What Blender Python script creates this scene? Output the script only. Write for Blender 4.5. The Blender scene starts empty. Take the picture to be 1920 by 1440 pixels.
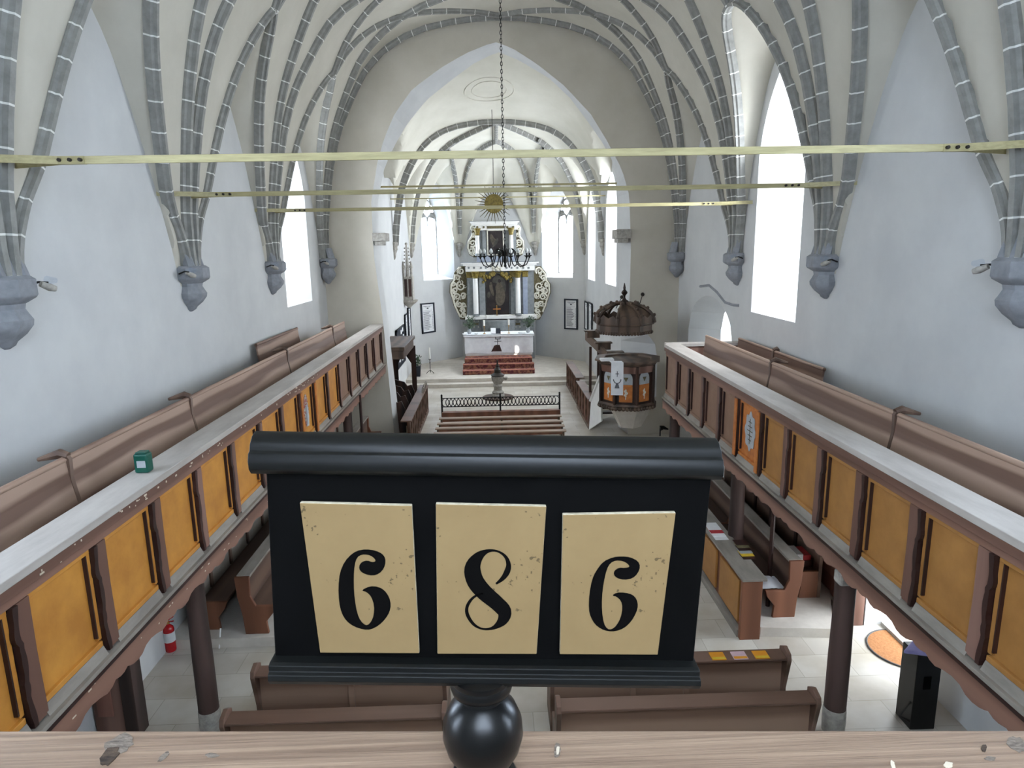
import bpy, bmesh, math, random
from mathutils import Vector, Matrix
from mathutils.geometry import tessellate_polygon
random.seed(7)
PI = math.pi
COL = bpy.context.scene.collection
# ---------------------------------------------------------------- camera model
F = 1250.0; DPX, DPY = 924.0, 467.0; ROLL = math.radians(1.3); EZ = 5.8
EYE = Vector((0, 0, EZ))
dv = Vector(((DPX-960)/F, -(DPY-720)/F, -1)).normalized()
uv = Vector((-math.sin(ROLL), math.cos(ROLL), 0)); uv = (uv - dv*uv.dot(dv)).normalized()
xv = dv.cross(uv)
RWC = Matrix((xv, dv, uv))          # camera -> world
def ray(px, py): return RWC @ Vector(((px-960)/F, -(py-720)/F, -1))
def atx(px, py, x): r = ray(px, py); return EYE + r*(x/r.x)
def aty(px, py, y): r = ray(px, py); return EYE + r*(y/r.y)
def atz(px, py, z): r = ray(px, py); return EYE + r*((z-EZ)/r.z)
cd = bpy.data.cameras.new('camera'); cam = bpy.data.objects.new('camera', cd); COL.objects.link(cam)
cam.matrix_world = Matrix.Translation(EYE) @ RWC.to_4x4()
cd.sensor_fit = 'HORIZONTAL'; cd.sensor_width = 36.0; cd.lens = 36.0*F/1920.0; cd.clip_start = 0.05; cd.clip_end = 200
bpy.context.scene.camera = cam

# ---------------------------------------------------------------- materials
def hexc(h):
    c = [int(h[i:i+2], 16)/255 for i in (0, 2, 4)]
    return tuple(v/12.92 if v <= .04045 else ((v+.055)/1.055)**2.4 for v in c)
def mat(name, col, col2=None, rough=.7, scale=6, stretch=(1, 1, 1), bump=0.0, metal=0, spec=.4, lo=.35, hi=.65, detail=6, wave=None, coat=0, emit=None):
    m = bpy.data.materials.new(name); m.use_nodes = True; nt = m.node_tree; N = nt.nodes; L = nt.links
    b = N['Principled BSDF']
    c1 = hexc(col) if isinstance(col, str) else col
    c2 = hexc(col2) if isinstance(col2, str) else (col2 or c1)
    tc = N.new('ShaderNodeTexCoord'); mp = N.new('ShaderNodeMapping'); mp.inputs['Scale'].default_value = stretch
    L.new(tc.outputs['Object'], mp.inputs['Vector'])
    nz = N.new('ShaderNodeTexNoise'); nz.inputs['Scale'].default_value = scale; nz.inputs['Detail'].default_value = detail; nz.inputs['Roughness'].default_value = .62
    L.new(mp.outputs['Vector'], nz.inputs['Vector'])
    fac = nz.outputs['Fac']
    if wave:
        wv = N.new('ShaderNodeTexWave'); wv.wave_type = 'BANDS'; wv.bands_direction = wave[0]; wv.inputs['Scale'].default_value = wave[1]
        wv.inputs['Distortion'].default_value = wave[2]; wv.inputs['Detail'].default_value = 3; wv.inputs['Detail Scale'].default_value = 1.5
        L.new(mp.outputs['Vector'], wv.inputs['Vector'])
        mx = N.new('ShaderNodeMath'); mx.operation = 'ADD'; L.new(wv.outputs['Fac'], mx.inputs[0]); L.new(nz.outputs['Fac'], mx.inputs[1])
        hf = N.new('ShaderNodeMath'); hf.operation = 'MULTIPLY'; hf.inputs[1].default_value = .5; L.new(mx.outputs[0], hf.inputs[0]); fac = hf.outputs[0]
    cr = N.new('ShaderNodeValToRGB'); cr.color_ramp.elements[0].position = lo; cr.color_ramp.elements[1].position = hi
    cr.color_ramp.elements[0].color = (*c1, 1); cr.color_ramp.elements[1].color = (*c2, 1)
    L.new(fac, cr.inputs['Fac']); L.new(cr.outputs['Color'], b.inputs['Base Color'])
    b.inputs['Roughness'].default_value = rough; b.inputs['Metallic'].default_value = metal
    b.inputs['Specular IOR Level'].default_value = spec; b.inputs['Coat Weight'].default_value = coat
    if bump:
        bp = N.new('ShaderNodeBump'); bp.inputs['Strength'].default_value = bump; bp.inputs['Distance'].default_value = .01
        L.new(fac, bp.inputs['Height']); L.new(bp.outputs['Normal'], b.inputs['Normal'])
    return m
M = {}
M['plaster'] = mat('white_plaster', 'c3c3c2', 'cbcbc9', rough=.9, scale=1.2, bump=.15, spec=.1)
M['vault'] = mat('vault_plaster', 'bcb7aa', 'c6c1b4', rough=.92, scale=1.0, bump=.1, spec=.1)
M['archwall'] = mat('arch_wall_plaster', 'c2bbac', 'ccc5b7', rough=.92, scale=.9, bump=.1, spec=.1)
M['rib'] = mat('grey_stone_rib', '84837f', '969590', rough=.85, scale=7, bump=.25, spec=.2)
M['joint'] = mat('white_joint', 'e2e1dc', rough=.9, spec=.1)
M['corbel'] = mat('grey_corbel', '84868a', '93959a', rough=.9, scale=9, bump=.2, spec=.2)
M['greystone'] = mat('weathered_stone', '928e87', 'b3aea4', rough=.9, scale=12, bump=.5)
M['rod'] = mat('pale_iron_paint', 'a0966c', 'b5ab7e', rough=.5, scale=9, stretch=(.4, 4, 4), spec=.5)
M['dark'] = mat('dark_iron', '141414', '1e1d1c', rough=.45, scale=20, metal=.4)
M['wrought'] = mat('wrought_iron', '2a2622', '39332d', rough=.6, metal=.3)
M['dust'] = mat('dusty_grey_wood', '7b746b', '948c82', rough=.75, scale=5, stretch=(1, .25, 1), bump=.1)
M['dustR'] = mat('dusty_rail_wood', 'a39b93', 'b7b0a8', rough=.5, scale=5, stretch=(1, .25, 1), bump=.1, spec=.5)
def wood(n, a, b, ax='y', rough=.55, spec=.4, sc=5, bump=.2, lo=.3, hi=.7):
    s = {'x': (.12, 1, 1), 'y': (1, .12, 1), 'z': (1, 1, .12)}[ax]
    return mat(n, a, b, rough=rough, scale=sc, stretch=s, bump=bump, spec=spec, lo=lo, hi=hi, wave={'x': ('Z', .8, 6), 'y': ('Z', .8, 6), 'z': ('X', .8, 6)}[ax])
M['frame'] = wood('brown_frame_wood', '66483b', '866353', 'y')
M['frameZ'] = wood('brown_stile_wood', '684a3e', '88675a', 'z')
M['panel'] = mat('ochre_panel_wood', 'ad722c', 'c88b3a', rough=.5, scale=2.2, bump=.05, spec=.45)
M['panelR'] = mat('ochre_brown_panel_wood', '946632', 'a9783e', rough=.5, scale=2.2, bump=.05, spec=.45)
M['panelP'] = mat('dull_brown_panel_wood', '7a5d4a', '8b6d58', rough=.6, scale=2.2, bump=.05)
M['darkwood_shade'] = wood('dark_wood_and_shade', '2b1712', '3d221a', 'z')  # dark wood, also the shade painted along the gallery stiles
M['bench'] = wood('worn_bench_wood', '705648', 'a68b79', 'y', sc=2.2, lo=.38, hi=.62)
M['benchtop'] = wood('pale_bench_wood', '9c8571', 'b39c88', 'x', sc=3)
M['benchX'] = wood('worn_bench_wood_cross', '5a463b', '7e6657', 'z', sc=3)
M['pew'] = wood('dark_pew_wood', '523e30', '72584a', 'x', rough=.5)
M['pewpan'] = wood('pew_back_wood', '7a5e4c', '9c806c', 'x', sc=3)
M['pewY'] = wood('aisle_pew_wood', '4d3a30', '6b5446', 'y')
M['pewend'] = wood('reddish_pew_end_wood', '6b432f', '7f523b', 'z')
M['col'] = wood('dark_column_wood', '2e211c', '53403a', 'z', rough=.6)
M['rail'] = mat('pine_rail_wood', '7b6452', '9f8670', rough=.6, scale=14, stretch=(.1, 5, 1), bump=.5, lo=.36, hi=.66)
M['knot'] = mat('dark_knot', '2a1f18', '5a4a3b', rough=.9, scale=30, stretch=(1, 3, 1), bump=.4)
M['chip'] = mat('pale_chip', 'c9bba5', 'd8ccb8', rough=.8)
M['black'] = mat('black_lacquer', '070707', '0d0d0d', rough=.3, scale=14, spec=.35, bump=.05)
M['blackmatt'] = mat('black_board_paint', '050505', '080808', rough=.5, scale=14, spec=.08)
M['blackdust'] = mat('worn_black_lacquer', '080908', '1a1b1a', rough=.4, scale=5, stretch=(.25, 1, 1), spec=.28, bump=.06, lo=.42, hi=.75)
M['cream'] = mat('cream_paint', '9c8157', 'a88c60', rough=.6, scale=3, bump=.06)
def speckled(n, a, b, dark):
    m = mat(n, a, b, rough=.6, scale=3, bump=.06, spec=.15); N = m.node_tree.nodes; L = m.node_tree.links; bs = N['Principled BSDF']
    src = bs.inputs['Base Color'].links[0].from_socket; tc = [x for x in N if x.type == 'TEX_COORD'][0]
    nz = N.new('ShaderNodeTexNoise'); nz.inputs['Scale'].default_value = 130; nz.inputs['Detail'].default_value = 3
    n2 = N.new('ShaderNodeTexNoise'); n2.inputs['Scale'].default_value = 9; n2.inputs['Detail'].default_value = 2
    L.new(tc.outputs['Object'], nz.inputs['Vector']); L.new(tc.outputs['Object'], n2.inputs['Vector'])
    mu = N.new('ShaderNodeMath'); mu.operation = 'MULTIPLY'; L.new(nz.outputs['Fac'], mu.inputs[0]); L.new(n2.outputs['Fac'], mu.inputs[1])
    cr = N.new('ShaderNodeValToRGB'); cr.color_ramp.elements[0].position = .352; cr.color_ramp.elements[1].position = .37; L.new(mu.outputs[0], cr.inputs['Fac'])
    mx = N.new('ShaderNodeMix'); mx.data_type = 'RGBA'; L.new(cr.outputs['Color'], mx.inputs['Factor']); L.new(src, mx.inputs['A']); mx.inputs['B'].default_value = (*hexc(dark), 1)
    L.new(mx.outputs['Result'], bs.inputs['Base Color']); return m
M['cream'] = speckled('speckled_cream_paint', '7f6947', '8a7450', '5a4c33')
M['edge'] = mat('worn_plate_edge', 'a59b83', 'd3c9b0', rough=.6, scale=60)
M['ink'] = mat('black_paint', '060505', '0a0908', rough=.7, spec=.05)
M['floor'] = None
M['marble'] = mat('white_altar_white', 'e4e3df', 'eceae6', rough=.6)
M['cloth'] = mat('white_linen', 'dfe0e4', 'eceef0', rough=.9, scale=4, bump=.1)
M['gold'] = mat('gilded', '665727', '8f7d3c', rough=.45, metal=.15, scale=14)
M['gold2'] = mat('dull_gilding', '4f4830', '6e6548', rough=.7, scale=20)
M['creamcarve'] = mat('cream_carving', 'cfcabb', 'e0dccd', rough=.6)
M['altargrey'] = mat('grey_altar_paint', '777b7d', '8b8f90', rough=.6)
M['altargrey2'] = mat('blue_grey_altar_paint', '8b93a3', '9aa2b2', rough=.6)
M['carpet'] = mat('red_patterned_carpet', '55202a', '95674f', rough=.95, scale=9, stretch=(1, 1, 1), lo=.42, hi=.6, bump=.3)
M['carpetlight'] = mat('carpet_border', 'a5685a', 'b98070', rough=.95, scale=30)
M['leaf'] = mat('dark_green_leaf', '2b3d2c', '4d6148', rough=.6)
M['candle'] = mat('white_wax', 'e6e4da', 'eeece4', rough=.5)
M['brass'] = mat('brass', '8a6a3a', 'a8854a', rough=.4, metal=.7)
M['paper'] = mat('white_paper', 'dcdcdc', 'e8e8e8', rough=.8)
M['text'] = mat('grey_print', '55565c', '6a6b70', rough=.8)
M['darkframe'] = mat('blue_black_frame', '141a26', '1c2430', rough=.5)
M['canopy'] = wood('brown_canopy_wood', '43352c', '635042', 'z')
M['pulpitwood'] = wood('dark_pulpit_wood', '241812', '40291f', 'z')
M['orange'] = mat('orange_folk_paint', 'a8602a', 'c47a38', rough=.6, scale=8, bump=.1)
M['greypaint'] = mat('pale_grey_paint', '9a9fa2', 'aeb2b4', rough=.6)
M['red'] = mat('red_enamel', 'b3121a', 'c41a20', rough=.25, spec=.6)
M['green'] = mat('green_plastic', '0e4a3e', '145546', rough=.35)
M['mat'] = mat('coir_doormat', '8f5f38', 'a9754a', rough=.95, scale=40, bump=.5)
M['matedge'] = mat('grey_rubber', '4c4a48', '5c5a58', rough=.8)
M['purple'] = mat('lilac_cloth', '9a95c8', 'b0abdc', rough=.8)
M['redpaint'] = mat('reddish_print', 'a8262c', 'c03a3c', rough=.6)
M['yellow'] = mat('yellow_print', 'c9a31c', 'd8b63a', rough=.6)
M['orangebook'] = mat('orange_print', 'd48a1c', 'dc9628', rough=.5)
M['pink'] = mat('pink_print', 'c9a8b0', 'd8bcc0', rough=.6)
M['doorlit'] = wood('reddish_brown_door', '7a5042', '8e6152', 'z')
M['stonewarm'] = mat('pale_sandstone', 'bdb5aa', 'cdc6bb', rough=.85, scale=3, bump=.2)
M['outside'] = mat('white_stone_paving', 'd8d4c8', 'e6e2d6', rough=.9)  # white stone ground outside the side door
M['painting'] = mat('dark_oil_painting', '1a1214', '3a322c', rough=.4, scale=2.5, lo=.45, hi=.75)
M['paintfig'] = mat('oil_painting_figures', '3c362d', '5d5447', rough=.5, scale=9)
M['paintgrey'] = mat('oil_painting_halo', '35322d', '4a4740', rough=.5, scale=5)
M['bulb'] = mat('frosted_bulb', 'cfd2d0', 'e0e2e0', rough=.2)
M['figure'] = mat('folk_flower_paint', '8c2f2c', '9fa39a', rough=.6, scale=26, lo=.48, hi=.52)
def glassmat():
    m = bpy.data.materials.new('window_glass'); m.use_nodes = True; N = m.node_tree.nodes; L = m.node_tree.links
    N.clear(); o = N.new('ShaderNodeOutputMaterial'); t = N.new('ShaderNodeBsdfTransparent'); g = N.new('ShaderNodeBsdfGlossy'); x = N.new('ShaderNodeMixShader')
    t.inputs[0].default_value = (.93, .96, 1, 1); g.inputs['Roughness'].default_value = .1; x.inputs[0].default_value = .06
    L.new(t.outputs[0], x.inputs[1]); L.new(g.outputs[0], x.inputs[2]); L.new(x.outputs[0], o.inputs[0]); return m
M['glass'] = glassmat()
def floormat():
    m = bpy.data.materials.new('stone_slab_floor'); m.use_nodes = True; N = m.node_tree.nodes; L = m.node_tree.links; b = N['Principled BSDF']
    tc = N.new('ShaderNodeTexCoord'); br = N.new('ShaderNodeTexBrick'); br.inputs['Scale'].default_value = 1
    br.inputs['Brick Width'].default_value = .75; br.inputs['Row Height'].default_value = .5; br.inputs['Mortar Size'].default_value = .006
    br.inputs['Color1'].default_value = (*hexc('b9b1a5'), 1); br.inputs['Color2'].default_value = (*hexc('c8c2b7'), 1); br.inputs['Mortar'].default_value = (*hexc('aaa395'), 1)
    nz = N.new('ShaderNodeTexNoise'); nz.inputs['Scale'].default_value = 1.4; nz.inputs['Detail'].default_value = 8
    cr = N.new('ShaderNodeValToRGB'); cr.color_ramp.elements[0].color = (.72, .67, .58, 1); cr.color_ramp.elements[1].color = (1, 1, 1, 1); cr.color_ramp.elements[0].position = .35; cr.color_ramp.elements[1].position = .6
    mx = N.new('ShaderNodeMix'); mx.data_type = 'RGBA'; mx.blend_type = 'MULTIPLY'; mx.inputs['Factor'].default_value = .7
    L.new(tc.outputs['Object'], br.inputs['Vector']); L.new(tc.outputs['Object'], nz.inputs['Vector']); L.new(nz.outputs['Fac'], cr.inputs['Fac'])
    L.new(br.outputs['Color'], mx.inputs['A']); L.new(cr.outputs['Color'], mx.inputs['B']); L.new(mx.outputs['Result'], b.inputs['Base Color'])
    b.inputs['Roughness'].default_value = .55; return m
M['floor'] = floormat()

# ---------------------------------------------------------------- mesh builder
class MB:
    def __init__(s): s.v = []; s.f = []; s.m = []
    def add(s, vs, fs, mi=0):
        o = len(s.v); s.v += [Vector(v) for v in vs]
        for f in fs: s.f.append([i+o for i in f]); s.m.append(mi)
        return s
    def box(s, a, b, mi=0):
        x0, x1 = sorted((a[0], b[0])); y0, y1 = sorted((a[1], b[1])); z0, z1 = sorted((a[2], b[2]))
        return s.add([(x0, y0, z0), (x1, y0, z0), (x1, y1, z0), (x0, y1, z0), (x0, y0, z1), (x1, y0, z1), (x1, y1, z1), (x0, y1, z1)],
                     [(0, 3, 2, 1), (4, 5, 6, 7), (0, 1, 5, 4), (1, 2, 6, 5), (2, 3, 7, 6), (3, 0, 4, 7)], mi)
    def prism(s, poly, off, mi=0, mi_side=None):
        """planar 3D polygon extruded by vector off"""
        poly = [Vector(p) for p in poly]; off = Vector(off); n = len(poly)
        nn = Vector((0, 0, 0))
        for i in range(n): nn += poly[i].cross(poly[(i+1) % n])
        if nn.dot(off) > 0: poly = poly[::-1]
        tri = tessellate_polygon([poly]); o = len(s.v)
        s.v += poly + [p+off for p in poly]
        for t in tri:
            a, b, c = t
            cn = (poly[b]-poly[a]).cross(poly[c]-poly[a])
            if cn.dot(off) > 0: a, c = c, a
            s.f.append([o+a, o+b, o+c]); s.m.append(mi)
            s.f.append([o+n+c, o+n+b, o+n+a]); s.m.append(mi)
        for i in range(n):
            j = (i+1) % n; s.f.append([o+j, o+i, o+n+i, o+n+j]); s.m.append(mi if mi_side is None else mi_side)
        return s
    def tube(s, pts, r, seg=8, mi=0, cap=True):
        pts = [Vector(p) for p in pts]; n = len(pts); rs = r if isinstance(r, (list, tuple)) else [r]*n
        o = len(s.v); up = None
        for i, p in enumerate(pts):
            t = (pts[min(i+1, n-1)]-pts[max(i-1, 0)]).normalized()
            if up is None: up = t.orthogonal().normalized()
            up = (up - t*up.dot(t)); up = up.normalized() if up.length > 1e-6 else t.orthogonal().normalized()
            sd = t.cross(up)
            for k in range(seg):
                a = 2*PI*k/seg; s.v.append(p+(up*math.cos(a)+sd*math.sin(a))*rs[i])
        for i in range(n-1):
            for k in range(seg):
                k2 = (k+1) % seg; s.f.append([o+i*seg+k, o+i*seg+k2, o+(i+1)*seg+k2, o+(i+1)*seg+k]); s.m.append(mi)
        if cap:
            s.f.append([o+k for k in range(seg)][::-1]); s.m.append(mi); s.f.append([o+(n-1)*seg+k for k in range(seg)]); s.m.append(mi)
        return s
    def lathe(s, prof, c, seg=24, mi=0, a0=0):
        """prof: list of (r, z) bottom to top"""
        o = len(s.v); n = len(prof)
        for r, z in prof:
            for k in range(seg):
                a = a0+2*PI*k/seg; s.v.append(Vector((c[0]+r*math.cos(a), c[1]+r*math.sin(a), c[2]+z)))
        for i in range(n-1):
            for k in range(seg):
                k2 = (k+1) % seg; s.f.append([o+i*seg+k, o+i*seg+k2, o+(i+1)*seg+k2, o+(i+1)*seg+k]); s.m.append(mi)
        s.f.append([o+k for k in range(seg)][::-1]); s.m.append(mi); s.f.append([o+(n-1)*seg+k for k in range(seg)]); s.m.append(mi)
        return s
    def sphere(s, c, r, seg=12, mi=0, sq=1):
        return s.lathe([(max(1e-4, r*math.cos(a)), r*sq*math.sin(a)) for a in [(-PI/2)+PI*i/8 for i in range(9)]], c, seg, mi)
def build(name, mb, mats, parent=None, base=None, smooth=None, bevel=0):
    if not isinstance(mats, (list, tuple)): mats = [mats]
    if parent is not None:
        org = Vector(parent['_b']); 
    elif base is not None: org = Vector(base)
    else:
        org = Vector((0, 0, 0))
    me = bpy.data.meshes.new(name); me.from_pydata([tuple(v-org) for v in mb.v], [], mb.f); me.validate()
    for m in mats: me.materials.append(M[m] if isinstance(m, str) else m)
    for p, i in zip(me.polygons, mb.m): p.material_index = i
    me.update()
    if smooth is not None:
        me.shade_smooth(); me.set_sharp_from_angle(angle=math.radians(smooth))
    o = bpy.data.objects.new(name, me); COL.objects.link(o)
    if parent is not None:
        o.parent = parent; o['_b'] = list(org)
    else:
        o.location = org; o['_b'] = list(org)
    if bevel:
        b = o.modifiers.new('b', 'BEVEL'); b.width = bevel; b.segments = 2; b.limit_method = 'ANGLE'; b.angle_limit = math.radians(35)
    return o
def tag(o, label, cat, group=None):
    o['label'] = label; o['category'] = cat
    if group: o['group'] = group
    return o
def thing(name, label, cat, loc, group=None):
    o = bpy.data.objects.new(name, None); COL.objects.link(o); o.location = loc; o['_b'] = list(loc); o.empty_display_size = .1
    return tag(o, label, cat, group)
def struct(name, mb, mats, smooth=None):
    o = build(name, mb, mats, smooth=smooth); o['kind'] = 'structure'; return o
def shift_copy(root, delta, rotz=0):
    c = root.copy(); COL.objects.link(c); c.location = Vector(root.location)+Vector(delta); c.rotation_euler.z += rotz
    for ch in list(root.children):
        k = ch.copy(); COL.objects.link(k); k.parent = c
        for g in list(ch.children):
            q = g.copy(); COL.objects.link(q); q.parent = k
    return c
def poly_holes(mb, outer, holes, to3, mi=0, flip=False):
    loops = [outer]+holes; pts = [p for l in loops for p in l]
    tri = tessellate_polygon([[Vector((p[0], p[1], 0)) for p in l] for l in loops])
    vs = [to3(*p) for p in pts]
    mb.add(vs, [tuple(t[::-1]) if flip else tuple(t) for t in tri], mi)
def arch_outline(a0, a1, z0, zs, zt, pointed=True, n=8):
    """opening outline: up the a1 side, over the top, down the a0 side"""
    mid = (a0+a1)/2; hw = (a1-a0)/2; out = [(a0, z0), (a1, z0)]
    for i in range(n+1):
        t = i/n; e = 1.45 if pointed else 2.0
        out.append((mid+hw*(1-t), zs+(zt-zs)*(1-(1-t)**e)**(1/e)))
    for i in range(1, n+1):
        t = 1-i/n; e = 1.45 if pointed else 2.0
        out.append((mid-hw*(1-t), zs+(zt-zs)*(1-(1-t)**e)**(1/e)))
    return out

# ---------------------------------------------------------------- vault functions
XL, XR, XC, HW = -5.0, 5.6, .3, 5.3
BAYS = [-1.5, 2.7, 6.9, 11.15, 15.35, 20.2]
TB = [(0, 5.3), (.06, 6.0), (.13, 6.7), (.25, 7.5), (.38, 8.2), (.6, 9.0), (.9, 9.7), (1.58, 10.85), (2.65, 11.65), (4.05, 12.03), (5.3, 12.12)]
def interp(t, x):
    if x <= t[0][0]: return t[0][1]
    for i in range(len(t)-1):
        if x <= t[i+1][0]:
            a, b = t[i], t[i+1]; u = (x-a[0])/(b[0]-a[0])
            m0 = (t[i+1][1]-t[i-1][1])/(t[i+1][0]-t[i-1][0]) if i > 0 else (b[1]-a[1])/(b[0]-a[0])
            m1 = (t[i+2][1]-t[i][1])/(t[i+2][0]-t[i][0]) if i+2 < len(t) else 0.0
            h = b[0]-a[0]
            return (2*u**3-3*u*u+1)*a[1]+(u**3-2*u*u+u)*h*m0+(-2*u**3+3*u*u)*b[1]+(u**3-u*u)*h*m1
    return t[-1][1]
def lun(d, s, half, c0=9.05, c1=10.15, dd=1.15, base=5.5, mg=.28, ex=1.7):
    """lunette height: s distance from bay centre"""
    w = half-mg
    if abs(s) >= w: return -99
    crown = c0+(c1-c0)*min(1, d/dd)
    return base+(crown-base)*(1-(abs(s)/w)**ex)
def lunb(d, y, a, b, right):
    if right and 11 < a < 12: return lun(d, y-(a+b)/2, (b-a)/2, c0=9.5, mg=.12, ex=2.6)
    if a > 14: return lun(d, y-(a+b)/2, (b-a)/2, mg=.25, ex=1.9)
    return lun(d, y-(a+b)/2, (b-a)/2)
def zn(x, y):
    d = HW-abs(x-XC); z = interp(TB, d)
    for a, b in zip(BAYS, BAYS[1:]):
        if a <= y <= b: z = max(z, lunb(d, y, a, b, x > XC))
    return z
def znm(d): return interp(TB, d)
# nave vault mesh
mb = MB(); ys = []
y = BAYS[0]
while y < BAYS[-1]-1e-6: ys.append(y); y += .0775*2
ys.append(BAYS[-1])
ds = [0, .03, .06, .1, .15, .2, .26, .33, .4, .47, .55, .63, .72, .82, .93, 1.05, 1.18, 1.32, 1.5, 1.8, 2.2, 2.7, 3.3, 4.0, 4.7, 5.3]
xs = [XC-HW+d for d in ds]+[XC+HW-d for d in ds[-2::-1]]
vs = [(x, yy, zn(x, yy)) for yy in ys for x in xs]; nx = len(xs)
fs = [(j*nx+i, (j+1)*nx+i, (j+1)*nx+i+1, j*nx+i+1) for j in range(len(ys)-1) for i in range(nx-1)]
mb.add(vs, fs); struct('ceiling', mb, 'vault', smooth=40)

# chancel footprint
CC = .25; CY0 = 21.2; KY = 30.4
CP = [(-3.9, CY0), (-3.9, 26.9), (-3.9, 32.3), (-1.7, 34.6), (2.15, 34.6), (4.4, 32.3), (4.4, 26.9), (4.4, CY0)]
CPV = [Vector(p) for p in CP]
def segd(p, a, b):
    ab = b-a; t = max(0, min(1, (p-a).dot(ab)/ab.length_squared)); return (p-(a+ab*t)).length, t
def gg(u): return (interp(TB, min(1, u)*5.3)-5.3)/6.82
def crownc(y): return interp([(20, 12.1), (21.2, 11.95), (24, 11.25), (27, 10.65), (29, 10.5), (31, 10.45)], y)
def zc(x, y):
    p = Vector((x, y)); best = 99; z = 0
    dd = []
    for i in range(len(CPV)-1):
        d, t = segd(p, CPV[i], CPV[i+1]); dd.append((d, t, i))
    dm = min(d[0] for d in dd)
    z = 5.75+(crownc(y)-5.75)*gg(dm/4.15)
    for d, t, i in dd:
        a, b = CPV[i], CPV[i+1]; half = (b-a).length/2
        if 0 < t < 1: z = max(z, lun(d, (t-.5)*2*half, half, c0=9.1 if i in (2, 4) else 8.95, c1=9.7, dd=1.1, base=5.9, mg=.28, ex=1.75))
    return z
bpts = []
for i in range(len(CPV)-1):
    a, b = CPV[i], CPV[i+1]; n = max(8, int((b-a).length/.16))
    for k in range(n): bpts.append(a.lerp(b, k/n))
bpts.append(CPV[-1])
ts = [0, .008, .016, .03, .045, .06, .08, .1, .13, .16, .19, .22, .26, .31, .37, .44, .52, .62, .74, .87, 1]
vs = []
for p in bpts:
    c = Vector((CC, min(p.y, KY)))
    for t in ts:
        q = p.lerp(c, t); vs.append((q.x, q.y, zc(q.x, q.y)))
nt = len(ts); mb = MB()
mb.add(vs, [(j*nt+i, (j+1)*nt+i, (j+1)*nt+i+1, j*nt+i+1) for j in range(len(bpts)-1) for i in range(nt-1)])
M['vaultC'] = mat('chancel_vault_plaster', 'cdc9bb', 'd6d2c5', rough=.92, scale=1.0, bump=.1, spec=.1)
struct('ceiling_chancel', mb, 'vaultC', smooth=40)

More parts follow.
